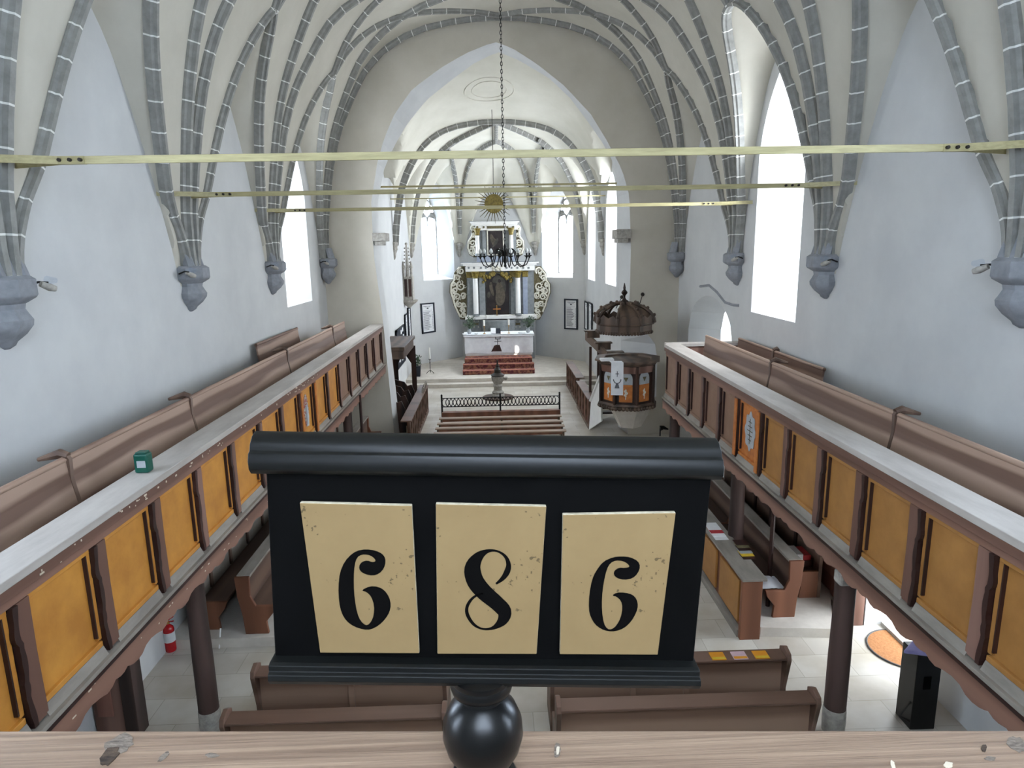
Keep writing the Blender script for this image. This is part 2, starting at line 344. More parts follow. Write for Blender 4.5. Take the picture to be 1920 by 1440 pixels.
# ---------------------------------------------------------------- walls
LIGHTS = []
def area(name, c, n, w, h, energy, col=(1, 1, 1)):
    l = bpy.data.lights.new(name, 'AREA'); l.shape = 'RECTANGLE'; l.size = w; l.size_y = h; l.energy = energy; l.color = col
    o = bpy.data.objects.new(name, l); COL.objects.link(o); o.location = c
    z = -Vector(n).normalized(); up = Vector((0, 0, 1)); x = up.cross(z).normalized(); y = z.cross(x)
    o.matrix_world = Matrix.Translation(c) @ Matrix((x, y, z)).transposed().to_4x4()
    return o
WN = [0]
DAY = (1.0, .975, .92); BLU = (.72, .85, 1.0)
def wall_plane(name, A, B, z0, z1, inward, holes, matn='plaster', rad=14.0):
    """wall from A to B in plan; holes: dict(a0,a1,z0,zs,zt, depth, splay, kind)"""
    A = Vector((A[0], A[1], 0)); B = Vector((B[0], B[1], 0)); L = (B-A).length; u = (B-A)/L; inn = Vector((inward[0], inward[1], 0)).normalized()
    mb = MB(); to3 = lambda a, z: A+u*a+Vector((0, 0, z))
    hs = []
    for h in holes: hs.append(arch_outline(h['a0'], h['a1'], h['z0'], h['zs'], h['zt'], h.get('pointed', True)))
    poly_holes(mb, [(0, z0), (L, z0), (L, z1), (0, z1)], hs, to3, 0)
    for h, o in zip(holes, hs):
        dp = h.get('depth', .8); sp = h.get('splay', .35); sl = h.get('sill', .35)
        m = (h['a0']+h['a1'])/2; hw = (h['a1']-h['a0'])/2; zt, zb = h['zt'], h['z0']
        inner = []
        for (a, z) in o:
            k = (hw-sp)/hw; fz = (z-zb)/(zt-zb)
            inner.append((m+(a-m)*k, zb+sl+(zt-zb-sl-sp*.6)*fz))
        off = -inn*dp; n = len(o); base = len(mb.v)
        mb.v += [to3(*p) for p in o]+[to3(*p)+off for p in inner]
        for i in range(n):
            if i == 0 and zb == 0: continue
            j = (i+1) % n; mb.f.append([base+i, base+j, base+n+j, base+n+i]); mb.m.append(0)
        if h.get('kind', 'w') == 'w':
            WN[0] += 1; g = MB(); g.prism([to3(*p)+off for p in inner], -inn*.02)
            w = build('window_%d' % WN[0], g, 'glass'); w['kind'] = 'structure'
            # frame bars / tracery
            fr = MB(); ia0, ia1 = m-(hw-sp), m+(hw-sp); zb2, zt2 = zb+sl, zt-sp*.6
            fr.tube([to3(*p)+off+inn*.02 for p in inner+[inner[0]]], .02, 6)
            if h.get('tracery'):
                zs2 = zb2+(h['zs']-zb-sl)*1.0; q = (ia1-ia0)/2
                fr.box(*(lambda p, r: (p-Vector((.03, .03, 0)), r+Vector((.03, .03, 0))))(to3((ia0+ia1)/2, zs2-.35)+off, to3((ia0+ia1)/2, zs2+.1)+off))
                for sgn in (-1, 1):
                    cx = (ia0+ia1)/2+sgn*q/2
                    fr.tube([to3(cx+q/2*math.cos(t), zs2-.1+q/2*1.2*math.sin(t))+off for t in [PI*i/10 for i in range(11)]], .05, 6)
                mc = (ia0+ia1)/2
                fr.tube([to3(mc+q*.42*math.cos(t), zs2+.62*(zt2-zs2)+q*.42*math.sin(t))+off for t in [2*PI*i/16 for i in range(17)]], .06, 6)
                poly_holes(fr, [(ia0, zs2+.0), (ia0+.05, zs2+.35), (mc-q*.42, zs2+.35), (mc-.05, zs2+.12)], [], lambda a, z: to3(a, z)+off+inn*.01)
                poly_holes(fr, [(ia1, zs2+.0), (mc+.05, zs2+.12), (mc+q*.42, zs2+.35), (ia1-.05, zs2+.35)], [], lambda a, z: to3(a, z)+off+inn*.01)
            f = build('window_frame', fr, 'rib' if h.get('tracery') else 'wrought', parent=w)
            r = h.get('rad', rad); ww = (hw-sp)*2+.3; hh = zt2-zb2+.3
            c = to3(m, (zb2+zt2)/2)+off-inn*.25
            area('daylight', c, inn, ww, hh, r*ww*hh*PI, h.get('tint', DAY))
    return struct(name, mb, matn)
# left nave wall (x=-5), a = y+1.5
oL = 1.5
wl = [dict(a0=16.35+oL, a1=18.6+oL, z0=4.5, zs=7.2, zt=8.75, depth=1.0, splay=.45, sill=.35, rad=10),
      dict(a0=3.7+oL, a1=5.7+oL, z0=4.6, zs=7.2, zt=8.7, depth=1.0, splay=.45, rad=10, tint=BLU),  # unseen near-bay window, added to even out the nave light
      dict(a0=-.6+oL, a1=1.6+oL, z0=4.6, zs=7.2, zt=8.7, depth=1.0, splay=.45, rad=3.2, tint=BLU)]  # added beside the camera as fill, out of view
wall_plane('wall_left', (XL, -1.5), (XL, 20.2), 0, 10.4, (1, 0), wl)
wr = [dict(a0=12.25+oL, a1=14.42+oL, z0=4.36, zs=7.6, zt=9.2, depth=.95, splay=.4, sill=.25, rad=15),
      dict(a0=15.45+oL, a1=19.05+oL, z0=2.58, zs=3.45, zt=4.5, depth=.9, splay=.15, sill=0, kind='n', pointed=False),
      dict(a0=7.75+oL, a1=9.2+oL, z0=0.0, zs=1.9, zt=2.3, depth=.9, splay=-.1, sill=0, kind='n', pointed=False),
      dict(a0=3.7+oL, a1=5.7+oL, z0=4.6, zs=7.2, zt=8.7, depth=1.0, splay=.45, rad=11, tint=BLU),  # added window out of view, brightens the near nave
      dict(a0=-.6+oL, a1=1.6+oL, z0=4.6, zs=7.2, zt=8.7, depth=1.0, splay=.45, rad=3.2, tint=BLU)]  # also added and unseen, fill from the right of the camera
wall_plane('wall_right', (XR, -1.5), (XR, 20.2), 0, 10.4, (-1, 0), wr)
# back wall behind the organ balcony with an unseen west window added for even light
wall_plane('wall_back', (XR, -1.5), (XL, -1.5), 0, 12.6, (0, 1), [dict(a0=3.6, a1=7.0, z0=6.0, zs=9.2, zt=11.0, depth=.8, splay=.3, rad=1.6, tint=BLU)])
# niche room behind the arch on the right wall
mb = MB(); z0, z1 = 2.58, 5.2
x0, x1, y0, y1 = 6.5, 7.9, 14.9, 20.9
for q in ([(x0, y0, z0), (x1, y0, z0), (x1, y1, z0), (x0, y1, z0)], [(x0, y0, z1), (x0, y1, z1), (x1, y1, z1), (x1, y0, z1)], [(x0, y0, z0), (x0, y0, z1), (x1, y0, z1), (x1, y0, z0)],
          [(x0, y1, z0), (x1, y1, z0), (x1, y1, z1), (x0, y1, z1)]): mb.add(q, [(0, 1, 2, 3)])
struct('wall_niche', mb, 'plaster')
wall_plane('wall_niche_outer', (x1, y0), (x1, y1), z0, z1, (-1, 0), [dict(a0=4.4, a1=5.7, z0=2.9, zs=4.2, zt=4.7, depth=.3, splay=.05, sill=.05, rad=10)])
# chancel walls
def facet_par(px, py, a, b):
    r = ray(px, py); A = Vector(a); D = Vector(b)-A
    # solve t*(rx,ry) = A + s D
    det = r.x*(-D.y)+D.x*r.y
    s = (r.x*A.y-r.y*A.x)/(-det) if det else 0
    s = (r.y*A.x-r.x*A.y)/(r.x*D.y-r.y*D.x); return s*D.length
names = ['wall_chancel_left', 'wall_chancel_left_far', 'wall_apse_left', 'wall_apse_back', 'wall_apse_right', 'wall_chancel_right_far', 'wall_chancel_right']
ch = {}
a0 = facet_par(791, 450, CP[2], CP[3]); a1 = facet_par(850, 450, CP[2], CP[3])
ch[2] = [dict(a0=a0, a1=a1, z0=4.35, zs=7.3, zt=8.7, depth=.75, splay=(a1-a0)*.24, sill=.25, tracery=True, rad=7, tint=BLU)]
a0 = facet_par(1016, 450, CP[4], CP[5]); a1 = facet_par(1074, 450, CP[4], CP[5])
ch[4] = [dict(a0=a0, a1=a1, z0=4.35, zs=7.3, zt=8.7, depth=.75, splay=(a1-a0)*.26, sill=.2, tracery=True, rad=11)]
ch[5] = [dict(a0=32.3-31.3, a1=32.3-29.1, z0=4.36, zs=7.3, zt=8.5, depth=.7, splay=.4, sill=.1, rad=15)]
ch[6] = [dict(a0=26.9-26.4, a1=26.9-24.1, z0=4.4, zs=7.3, zt=8.5, depth=.7, splay=.4, sill=.1, rad=15)]
for i in range(7):
    a, b = Vector(CP[i]), Vector(CP[i+1]); m = (a+b)/2; n = Vector((b.y-a.y, -(b.x-a.x)))
    if n.dot(Vector((CC, 28))-m) < 0: n = -n
    wall_plane(names[i], CP[i], CP[i+1], 0, 9.9, n, ch.get(i, []))
# chancel arch wall
OUT = [(-3.2, 0)]+[tuple(aty(*q, 20.2))[::2] for q in [(718, 600), (701, 480), (696, 380), (707, 307), (720, 260), (740, 213), (773, 167), (827, 127), (873, 100), (927, 78), (960, 90), (1007, 120), (1057, 160), (1107, 213), (1140, 267), (1167, 320), (1180, 367), (1183, 467)]]+[(4.12, 3.5), (4.12, 0)]
INN = [(-3.15, 0)]+[tuple(aty(*q, 21.2))[::2] for q in [(727, 600), (712, 480), (708, 380), (720, 318), (737, 278), (763, 233), (800, 187), (853, 145), (890, 118), (933, 97), (973, 113), (1030, 147), (1070, 185), (1105, 232), (1130, 268), (1147, 300), (1156, 333), (1158, 380), (1158, 480)]]
INN = INN[:19]+[(4.0, 3.5), (4.0, 0)]
NO = [(4.1, 3.45), (4.4, 3.37), (4.7, 3.15), (4.92, 2.85), (5.0, 2.4), (5.0, 1.2), (4.6, .95), (4.15, .9), (4.12, 0)]
NI = [(4.0, 3.45), (4.01, 3.37), (4.03, 3.15), (4.05, 2.85), (4.05, 2.4), (4.05, 1.2), (4.02, .95), (4.0, .9), (4.0, 0)]
OUT = OUT[:len(INN)] if len(OUT) > len(INN) else OUT
mb = MB()
n = len(OUT)
def resample(l, n):
    L = [0]
    for p, q in zip(l, l[1:]): L.append(L[-1]+math.hypot(q[0]-p[0], q[1]-p[1]))
    out = []
    for i in range(n):
        s = L[-1]*i/(n-1)
        for j in range(len(l)-1):
            if s <= L[j+1]+1e-9:
                t = (s-L[j])/(L[j+1]-L[j]); out.append((l[j][0]+(l[j+1][0]-l[j][0])*t, l[j][1]+(l[j+1][1]-l[j][1])*t)); break
    return out
ro, ri = resample(OUT[:-2]+[(4.1, 3.45)], 84)+NO[1:], resample(INN[:-2]+[(4.0, 3.45)], 84)+NI[1:]
poly_holes(mb, [(XL, 0)]+ro+[(XR, 0), (XR, 12.6), (XL, 12.6)], [], lambda a, z: Vector((a, 20.2, z)))
for i in range(len(ro)-1):
    mb.add([(ro[i][0], 20.2, ro[i][1]), (ro[i+1][0], 20.2, ro[i+1][1]), (ri[i+1][0], 21.2, ri[i+1][1]), (ri[i][0], 21.2, ri[i][1])], [(0, 1, 2, 3)], 1)
poly_holes(mb, [(-3.9, 0)]+ri+[(4.4, 0), (4.4, 12.6), (-3.9, 12.6)], [], lambda a, z: Vector((a, 21.2, z)), 1)
struct('wall_chancel_arch', mb, ['archwall', 'plaster'])
# floors
mb = MB(); mb.box((-5.3, -1.6, -.1), (6.6, 28.07, 0)); struct('floor', mb, 'floor')
mb = MB(); mb.box((-3.9, 28.07, -.05), (4.4, 28.55, .15)); mb.box((-3.9, 28.5, 0), (4.4, 34.7, .3)); struct('floor_chancel', mb, 'stonewarm')
# outside ground beyond the side door
mb = MB(); mb.box((6.6, 5.5, -.1), (11, 12.0, .12)); mb.box((8.6, 5.5, 0), (9.1, 12.0, 1.3)); struct('floor_outside', mb, 'outside')
# imposts of the chancel arch
for (pa, pb) in (((698, 437), (722, 452)), ((1156, 430), (1183, 447))):
    a, b = aty(*pa, 20.15), aty(*pb, 20.15)
    mb = MB(); mb.box((a.x, 20.1, b.z), (b.x+.02, 20.9, a.z)); mb.box((a.x+.05, 20.15, b.z-.12), (b.x-.08, 20.8, b.z))
    o = build('impost_block', mb, 'greystone', base=(a.x, 20.2, b.z), bevel=.01)
    tag(o, 'carved grey stone block on the %s side of the chancel arch' % ('left' if pa[0] < 900 else 'right'), 'stone block')

# ---------------------------------------------------------------- ribs
TN = [0]
def rib(path, nrm, w=.08, dpt=.13, step=.42, name=None, mat_='rib'):
    # path: list of Vector, nrm: function(p)->normal
    if path[0].z < 5.61:
        q = [p for p in path if p.z > 5.7]; path = [Vector((path[0].x, path[0].y, 5.6))]+q
        if path[0].y < 20.3: path = [Vector((min(max(p.x, XL+.08), XR-.08), p.y, p.z)) for p in path]
    L = [0]
    for a, b in zip(path, path[1:]): L.append(L[-1]+(b-a).length)
    tot = L[-1]
    def at(s):
        s = max(0, min(tot, s))
        for j in range(len(path)-1):
            if s <= L[j+1]: return path[j].lerp(path[j+1], (s-L[j])/max(1e-9, L[j+1]-L[j]))
        return path[-1].copy()
    st = []; s = 0
    while s < tot:
        st.append((s, 1)); st.append((min(tot, s+.022), 0))
        for q in (.33, .66):
            if s+step*q < tot: st.append((s+step*q, 0))
        s += step
    st.append((tot, 0))
    prof = [(-w, -.07), (-w, dpt*.3), (-w*.55, dpt*.55), (-w*.5, dpt), (w*.5, dpt), (w*.55, dpt*.55), (w, dpt*.3), (w, -.07)]
    mb = MB(); k = len(prof)
    for s, j in st:
        p = at(s); t = (at(s+.08)-at(s-.08)).normalized(); n = nrm(p); n = (n-t*n.dot(t)).normalized(); sd = t.cross(n)
        for a, b in prof: mb.v.append(p+sd*a+n*b)
    for i in range(len(st)-1):
        for q in range(k):
            q2 = (q+1) % k; mb.f.append([i*k+q, i*k+q2, (i+1)*k+q2, (i+1)*k+q]); mb.m.append(st[i][1])
    TN[0] += 1
    return struct('trim_%d' % TN[0], mb, [mat_, 'joint'], smooth=30)
def nv(zf):
    def f(p):
        e = .12; gx = (zf(p.x+e, p.y)-zf(p.x-e, p.y))/(2*e); gy = (zf(p.x, p.y+e)-zf(p.x, p.y-e))/(2*e)
        g = math.hypot(gx, gy)
        if g > 6: gx, gy = gx/g*6, gy/g*6
        return Vector((gx, gy, -1)).normalized()
    return f
def nbarrel(p):
    d = HW-abs(p.x-XC); e = .06; g = (znm(d+e)-znm(max(0, d-e)))/(2*e if d > e else e+d); s = -1 if p.x > XC else 1
    g = min(g, 9)
    return Vector((g*s, 0, -1)).normalized()
def P3(d, y, side, off=0): 
    x = XL+d if side < 0 else XR-d
    return Vector((x, y, znm(d)+off))
PIERS = [-1.5, 2.7, 6.9, 11.15, 15.3, 19.9]
def dense(t0, t1, n): return [t0+(t1-t0)*i/n for i in range(n+1)]
for side in (-1, 1):
    for i in range(len(PIERS)):
        yi = PIERS[i]
        # full diagonals: to the opposite pier (one bay on); drawn once from the left side and once from the right
        for dirn, o0 in ((1, .065), (-1, -.065)):
            j = i+dirn
            if not 0 <= j < len(PIERS): continue
            yj = PIERS[j]; pts = []
            for t in [0, .002, .005, .01, .018, .028, .04, .055, .07, .09, .11, .14, .17, .21, .26, .32, .38, .44, .5]:
                d = 2*HW*t; yy = yi+o0*(1-2*t)+(yj-yi)*t; x = XL+d if side < 0 else XR-d
                pts.append(Vector((x, yy, znm(d))))
            rib(pts, nbarrel)
        # lunette ribs, groin between barrel and side cell, then on to the crown
        for dirn, o0 in ((1, .2), (-1, -.2)):
            j = i+dirn
            if not 0 <= j < len(PIERS): continue
            ya, yb = (BAYS[i], BAYS[j]) if dirn > 0 else (BAYS[j], BAYS[i]); mid = (ya+yb)/2; half = abs(yb-ya)/2
            pts = []
            for y in [yi+o0+(mid-yi-o0)*q for q in dense(0, 1, 22)]:
                # largest d with lunette above barrel
                f = lambda d: lunb(d, y, ya, yb, side > 0)-znm(d)
                if f(0.0) <= 0: dd = .02
                else:
                    a, b = 0.0, 1.6
                    for _ in range(30):
                        c = (a+b)/2
                        if f(c) > 0: a = c
                        else: b = c
                    dd = a
                pts.append(Vector((XL+dd if side < 0 else XR-dd, y, znm(dd))))
            # smooth foot
            foot = [P3(.0, yi+o0*.8, side), P3(.04, yi+o0*.9, side)]
            pts = [p for p in pts if p.z > 6.7]
            for _ in range(4): pts = pts[:1]+[(a+b*2+c)/4 for a, b, c in zip(pts, pts[1:], pts[2:])]+pts[-1:]
            b0 = Vector((foot[0].x, foot[0].y, 5.6)); b3 = pts[0]; b1 = b0+Vector((0, 0, .5)); b2 = b3-(pts[1]-b3).normalized()*.4
            foot = [b0*(1-t)**3+b1*3*t*(1-t)**2+b2*3*t*t*(1-t)+b3*t**3 for t in (0, .15, .3, .45, .6, .75, .9)]
            rib(foot+pts, nbarrel, w=.062, dpt=.1)
            apx = pts[-1]
            end = None
            end2 = Vector((XC, BAYS[j] if j < 5 else 19.9, znm(HW)))
            e2 = end2; pts2 = []
            for t in dense(0, 1, 14):
                x = apx.x+(e2.x-apx.x)*t; yy = apx.y+(e2.y-apx.y)*t; d = HW-abs(x-XC); pts2.append(Vector((x, yy, znm(d))))
            rib(pts2, nbarrel, w=.066, dpt=.11)
    # wall rib along the chancel wall
    pts = []
    for t in [0, .004, .01, .02, .035, .05, .07, .1, .14, .2, .28, .38, .5, .62, .75, .88, 1]:
        d = HW*t; x = XL+d if side < 0 else XR-d; pts.append(Vector((x, 20.05, znm(d))))
    rib(pts, nbarrel, w=.08)
# chancel ribs
nzc = nv(lambda x, y: 5.75+(crownc(y)-5.75)*gg(min(segd(Vector((x, y)), CPV[i], CPV[i+1])[0] for i in range(7))/4.15))
def crib(a, b, w=.075):
    pts = []
    for t in [0, .01, .02, .035, .05, .07, .1, .14, .2, .28, .38, .5, .62, .75, .88, 1]:
        x = a[0]+(b[0]-a[0])*t; y = a[1]+(b[1]-a[1])*t
        dm = min(segd(Vector((x, y)), CPV[i], CPV[i+1])[0] for i in range(7))
        pts.append(Vector((x, y, max(6.0, 5.75+(crownc(y)-5.75)*gg(dm/4.15)))))
    rib(pts, nzc, w=w, dpt=.18, step=.4)
K1 = (CC, 27.0); K2 = (CC, 30.4)
crib((-3.88, 26.9), K1); crib((4.38, 26.9), K1)
for c in ((-3.86, 32.15), (4.36, 32.15)): crib(c, K1); crib(c, (CC+(c[0]-CC)*.42, 29.0))
for c in ((-1.68, 34.5), (2.13, 34.5)): crib(c, K2); crib(c, (CC+(c[0]-CC)*1.1, 30.3))
crib(K2, K1)

# ---------------------------------------------------------------- corbels
def corbel(name, x, y, side, s, label, zt=5.62, zb=4.88, seg=8):
    h = zt-zb
    prof = [(.03, 0), (.09, .05), (.11, .1), (.2, .2), (.27, .32), (.28, .4), (.25, .47), (.22, .55), (.23, .62), (.33, .7), (.35, .74), (.35, .95), (.3, 1.0)]
    mb = MB(); mb.lathe([(r*s, z*h) for r, z in prof], (x, y, zb), seg, a0=PI/8)
    # shaft stubs dying into the corbel
    for k in (-1, 0, 1): mb.tube([(x-side*(.14), y+k*.17*s, zt-.02), (x-side*.07, y+k*.16*s, zt+.28)], [.09*s, .08*s], 6)
    o = build(name, mb, 'corbel', base=(x, y, zb), smooth=35); tag(o, label, 'corbel', 'grey corbels carrying the vault ribs'); return o
ordn = {6.9: 'nearest', 11.15: 'second nearest', 15.3: 'third nearest', 19.9: 'corner'}
for yy in (6.9, 11.15, 15.3, 19.9):
    for side in (-1, 1):
        sname = 'left' if side < 0 else 'right'; x = XL if side < 0 else XR
        place = {6.9: 'at the very edge of the picture', 11.15: 'just beyond the near bay', 15.3: 'midway along the wall', 19.9: 'in the corner by the chancel wall'}[yy]
        corbel('corbel', x+(.0 if yy < 19 else -side*.16), yy, side, 1.0 if yy < 19 else .85, '%s grey stone corbel on the %s nave wall, %s' % (ordn[yy], sname, place))
        # small spotlight clipped to the corbel
        if yy < 19 or side < 0:
            sy = -1 if yy > 7 else 1
            b = Vector((x-side*.05, yy+sy*.38 if side > 0 or yy > 7 else yy+.42, 5.5))
            t = thing('spotlight', 'small clear spotlight clamped beside the %s corbel of the %s wall' % (ordn[yy], sname), 'spotlight', b, 'spotlights on the corbels')
            m1 = MB(); m1.tube([b, b+Vector((-side*.1, 0, .04)), b+Vector((-side*.18, sy*.04, .03))], .012, 6); build('bracket', m1, 'dark', t)
            m1 = MB(); m1.tube([b+Vector((-side*.14, -.03, .02)), b+Vector((-side*.18, .05, -.02)), b+Vector((-side*.21, .1, -.04))], [.03, .042, .03], 10); build('lamp_head', m1, 'greystone', t, smooth=40)
            m1 = MB(); m1.tube([b+Vector((-side*.19, .0, .06)), b+Vector((-side*.22, .1, .05))], [.045, .03], 8); build('lamp_shade', m1, 'glass', t)
for (x, y, n) in ((-3.9, 26.9, 'left chancel wall'), (4.4, 26.9, 'right chancel wall'), (-3.85, 32.25, 'left apse corner'), (4.35, 32.25, 'right apse corner'), (-1.7, 34.55, 'left of the altar top'), (2.15, 34.55, 'right of the altar top')):
    mb = MB(); mb.lathe([(.03, 0), (.08, .1), (.1, .25), (.17, .4), (.15, .5), (.2, .58), (.2, .66), (.12, .7)], (x, y, 5.45), 8, a0=PI/8)
    o = build('chancel_corbel', mb, 'greystone', base=(x, y, 5.45)); tag(o, 'small pale stone corbel under the ribs, %s' % n, 'corbel', 'small corbels in the chancel')
# ================================================================= FOREGROUND
def z8(x, y): return (480+x/2.1818, 780+y/2.1818)
BY = .85
def hb(px, py, y=BY): return aty(px, py, y)
L0, R0 = hb(515, 1224), hb(1303, 1234)
U = (R0-L0).normalized()
board = thing('hymn_board', 'black wooden hymn number board on a turned stand at the balcony rail', 'hymn board', (0, BY, 5.03))
mb = MB(); mb.prism([hb(*p) for p in [(497, 850), (1337, 862), (1300, 1245), (516, 1238)]], (0, .022, 0)); build('back_board', mb, 'blackmatt', board, bevel=.0015)
def bar_profile(a, b, prof, mb):
    """profile (y,z) extruded between points a and b"""
    n = len(prof); o = len(mb.v)
    for P in (a, b):
        for (y, z) in prof: mb.v.append(P+Vector((0, y, z)))
    for i in range(n):
        j = (i+1) % n; mb.f.append([o+i, o+n+i, o+n+j, o+j]); mb.m.append(0)
    mb.f.append([o+i for i in range(n)]); mb.m.append(0); mb.f.append([o+n+i for i in range(n)][::-1]); mb.m.append(0)
    return mb
a, b = hb(476, 860), hb(1347, 872)
mb = MB(); bar_profile(a, b, [(.038, -.022), (.04, .0), (.038, .018), (.028, .03), (.014, .034), (.0, .031), (-.01, .023), (-.014, .015), (-.019, .013), (-.023, .003), (-.022, -.008), (-.016, -.015), (-.008, -.018), (0, -.02)], mb)
build('top_moulding', mb, 'blackdust', board, smooth=50, bevel=.001)
a, b = hb(513, 1236), hb(1304, 1246)
mb = MB(); bar_profile(a, b, [(.03, -.022), (.03, .006), (-.016, .006), (-.022, .004), (-.022, -.004), (-.028, -.006), (-.029, -.014), (-.024, -.022)], mb)
build('ledge', mb, 'blackdust', board, bevel=.001)
mb = MB(); bx_ = hb(905, 1360).x; by_ = BY+.004
mb.lathe([(.046, 0), (.05, .006), (.046, .014), (.036, .018), (.034, .024), (.042, .036), (.053, .056), (.0585, .078), (.057, .1), (.049, .12), (.038, .134), (.031, .1385), (.03, .143), (.036, .147), (.043, .153), (.0455, .162), (.043, .169), (.0445, .172), (.044, .178), (.036, .182)], (bx_, by_, 5.03), 48)
build('turned_baluster', mb, 'black', board, smooth=40)
mb = MB()
for z in (.1215, .1235, .1265): mb.lathe([(.0485-(z-.12)*1.3, z-.0006), (.0493-(z-.12)*1.3, z), (.0485-(z-.12)*1.3, z+.0006)], (bx_, by_, 5.03), 48)
build('ring', mb, 'blackdust', board, smooth=40)
PY_ = BY-.012
def plate(corners, num, numparts, label):
    base = hb(*z8((corners[2][0]+corners[3][0])/2, corners[3][1]), PY_)
    t = thing('number_plate', label, 'number plate', base, 'cream number plates on the hymn board')
    P = [hb(*z8(*c), PY_) for c in corners]
    mb = MB(); mb.prism(P, (0, .008, 0), 0, 1); build('plate', mb, ['cream', 'edge'], t, bevel=.0012)
    mb = MB()
    for poly in numparts: mb.prism([hb(*z8(*q), PY_-.0001) for q in poly], (0, -.0006, 0))
    build('numeral', mb, 'ink', t)
def smooth_loop(p, it=2):
    for _ in range(it):
        q = []
        for a, b in zip(p, p[1:]+p[:1]): q += [(a[0]*.75+b[0]*.25, a[1]*.75+b[1]*.25), (a[0]*.25+b[0]*.75, a[1]*.25+b[1]*.75)]
        p = q
    return p
six = [(430, 546), (395, 560), (362, 595), (343, 640), (337, 700), (340, 760), (350, 805), (370, 838), (400, 860), (440, 873), (470, 873), (503, 856), (530, 829), (547, 800), (552, 772), (545, 740), (525, 712), (500, 698), (465, 696), (430, 713), (453, 719), (472, 738), (484, 775), (482, 815), (471, 842), (455, 857), (438, 850), (420, 825), (408, 780), (401, 720), (400, 660), (403, 610), (413, 578), (432, 566), (458, 566), (478, 575), (492, 592), (478, 599), (455, 590), (432, 597), (421, 614), (425, 632), (445, 646), (478, 653), (505, 644), (524, 622), (531, 595), (525, 572), (505, 556), (470, 546)]
six2 = [(1462, 577), (1420, 595), (1390, 635), (1374, 670), (1363, 730), (1361, 790), (1368, 820), (1385, 850), (1410, 870), (1440, 880), (1470, 880), (1505, 868), (1535, 840), (1555, 805), (1563, 775), (1557, 748), (1540, 730), (1510, 722), (1475, 722), (1456, 734), (1475, 738), (1493, 755), (1500, 785), (1492, 825), (1475, 857), (1455, 873), (1438, 872), (1423, 850), (1415, 800), (1415, 740), (1422, 680), (1435, 625), (1450, 600), (1472, 590), (1500, 592), (1520, 603), (1530, 617), (1510, 622), (1485, 620), (1466, 632), (1463, 648), (1475, 662), (1505, 670), (1540, 664), (1562, 643), (1572, 615), (1562, 592), (1530, 577), (1495, 574)]
def stroke(cl):
    out = []; n = len(cl); L = []; R = []
    cs = []
    for i in range(n-1):
        p0 = cl[max(0, i-1)]; p1 = cl[i]; p2 = cl[i+1]; p3 = cl[min(n-1, i+2)]
        for t in (0, .25, .5, .75):
            cs.append(tuple(.5*((2*p1[k])+(-p0[k]+p2[k])*t+(2*p0[k]-5*p1[k]+4*p2[k]-p3[k])*t*t+(-p0[k]+3*p1[k]-3*p2[k]+p3[k])*t**3) for k in range(3)))
    cs.append(cl[-1])
    for i, c in enumerate(cs):
        a = cs[max(0, i-1)]; b = cs[min(len(cs)-1, i+1)]; dx, dy = b[0]-a[0], b[1]-a[1]; l = math.hypot(dx, dy); nx_, ny_ = -dy/l, dx/l
        L.append((c[0]+nx_*c[2]/2, c[1]+ny_*c[2]/2)); R.append((c[0]-nx_*c[2]/2, c[1]-ny_*c[2]/2))
    return [[L[i], L[i+1], R[i+1], R[i]] for i in range(len(cs)-1)]
eight = stroke([(982, 686, 7), (1008, 665, 17), (1027, 637, 24), (1033, 606, 19), (1019, 573, 12), (985, 552, 8), (945, 553, 16), (908, 578, 42), (886, 622, 66), (897, 675, 70), (935, 722, 66), (985, 765, 60), (1016, 800, 58), (1008, 836, 42), (973, 865, 15), (930, 871, 7), (892, 853, 11), (866, 815, 14), (863, 782, 13), (880, 751, 11), (905, 732, 8), (930, 725, 6)])
plate([(178, 355), (637, 367), (668, 972), (262, 970)], 6, [smooth_loop(six, 1)], 'left cream number plate painted with a black 6')
plate([(735, 360), (1188, 370), (1148, 975), (742, 974)], 8, eight, 'middle cream number plate painted with a black 8')
plate([(1255, 404), (1718, 396), (1644, 978), (1243, 976)], 6, [smooth_loop(six2, 1)], 'right, shorter cream number plate painted with a black 6')
# balcony rail
RZ = 5.03
pa, pb = atz(0, 1370, RZ), atz(1920, 1369, RZ); e = (pb-pa).normalized(); q = Vector((-e.y, e.x, 0))
rail = thing('balcony_rail', 'wide pale pine balcony rail with knots across the foreground', 'railing', (0, .8, RZ))
A, B = pa-e*1.3, pb+e*1.3
mb = MB(); mb.prism([A, B, B-q*.26, A-q*.26], (0, 0, -.07)); build('rail_plank', mb, 'rail', rail, bevel=.003)
mb = MB(); mb.prism([A-q*.06, B-q*.06, B-q*.1, A-q*.1], (0, 0, -1.05))
mb.v = [v-Vector((0, 0, .07)) for v in mb.v]; build('parapet_board', mb, 'frame', rail)
def blob(px, py, rx, ry, ang, name, m, z=RZ, irr=.18, h=.0012):
    c = atz(px, py, z); sc = 1.13*abs(c.length and (c-EYE).length)/1250
    pts = []
    for k in range(20):
        a = 2*PI*k/20; r = 1+random.uniform(-irr, irr); u_, v_ = rx*r*math.cos(a), ry*r*math.sin(a)
        U_, V_ = u_*math.cos(ang)-v_*math.sin(ang), u_*math.sin(ang)+v_*math.cos(ang)
        pts.append(atz(px+U_, py+V_, z))
    mb = MB(); mb.prism(pts, (0, 0, h)); return build(name, mb, m, rail)
kn = mat('grey_burl', '5e5349', '8d8073', rough=.9, scale=60, stretch=(1, 3, 1), bump=.5)
M['kn'] = kn
blob(222, 1398, 32, 17, -.45, 'knot', 'kn'); blob(205, 1419, 21, 13, -.7, 'knot_hole', 'knot', h=.0022)
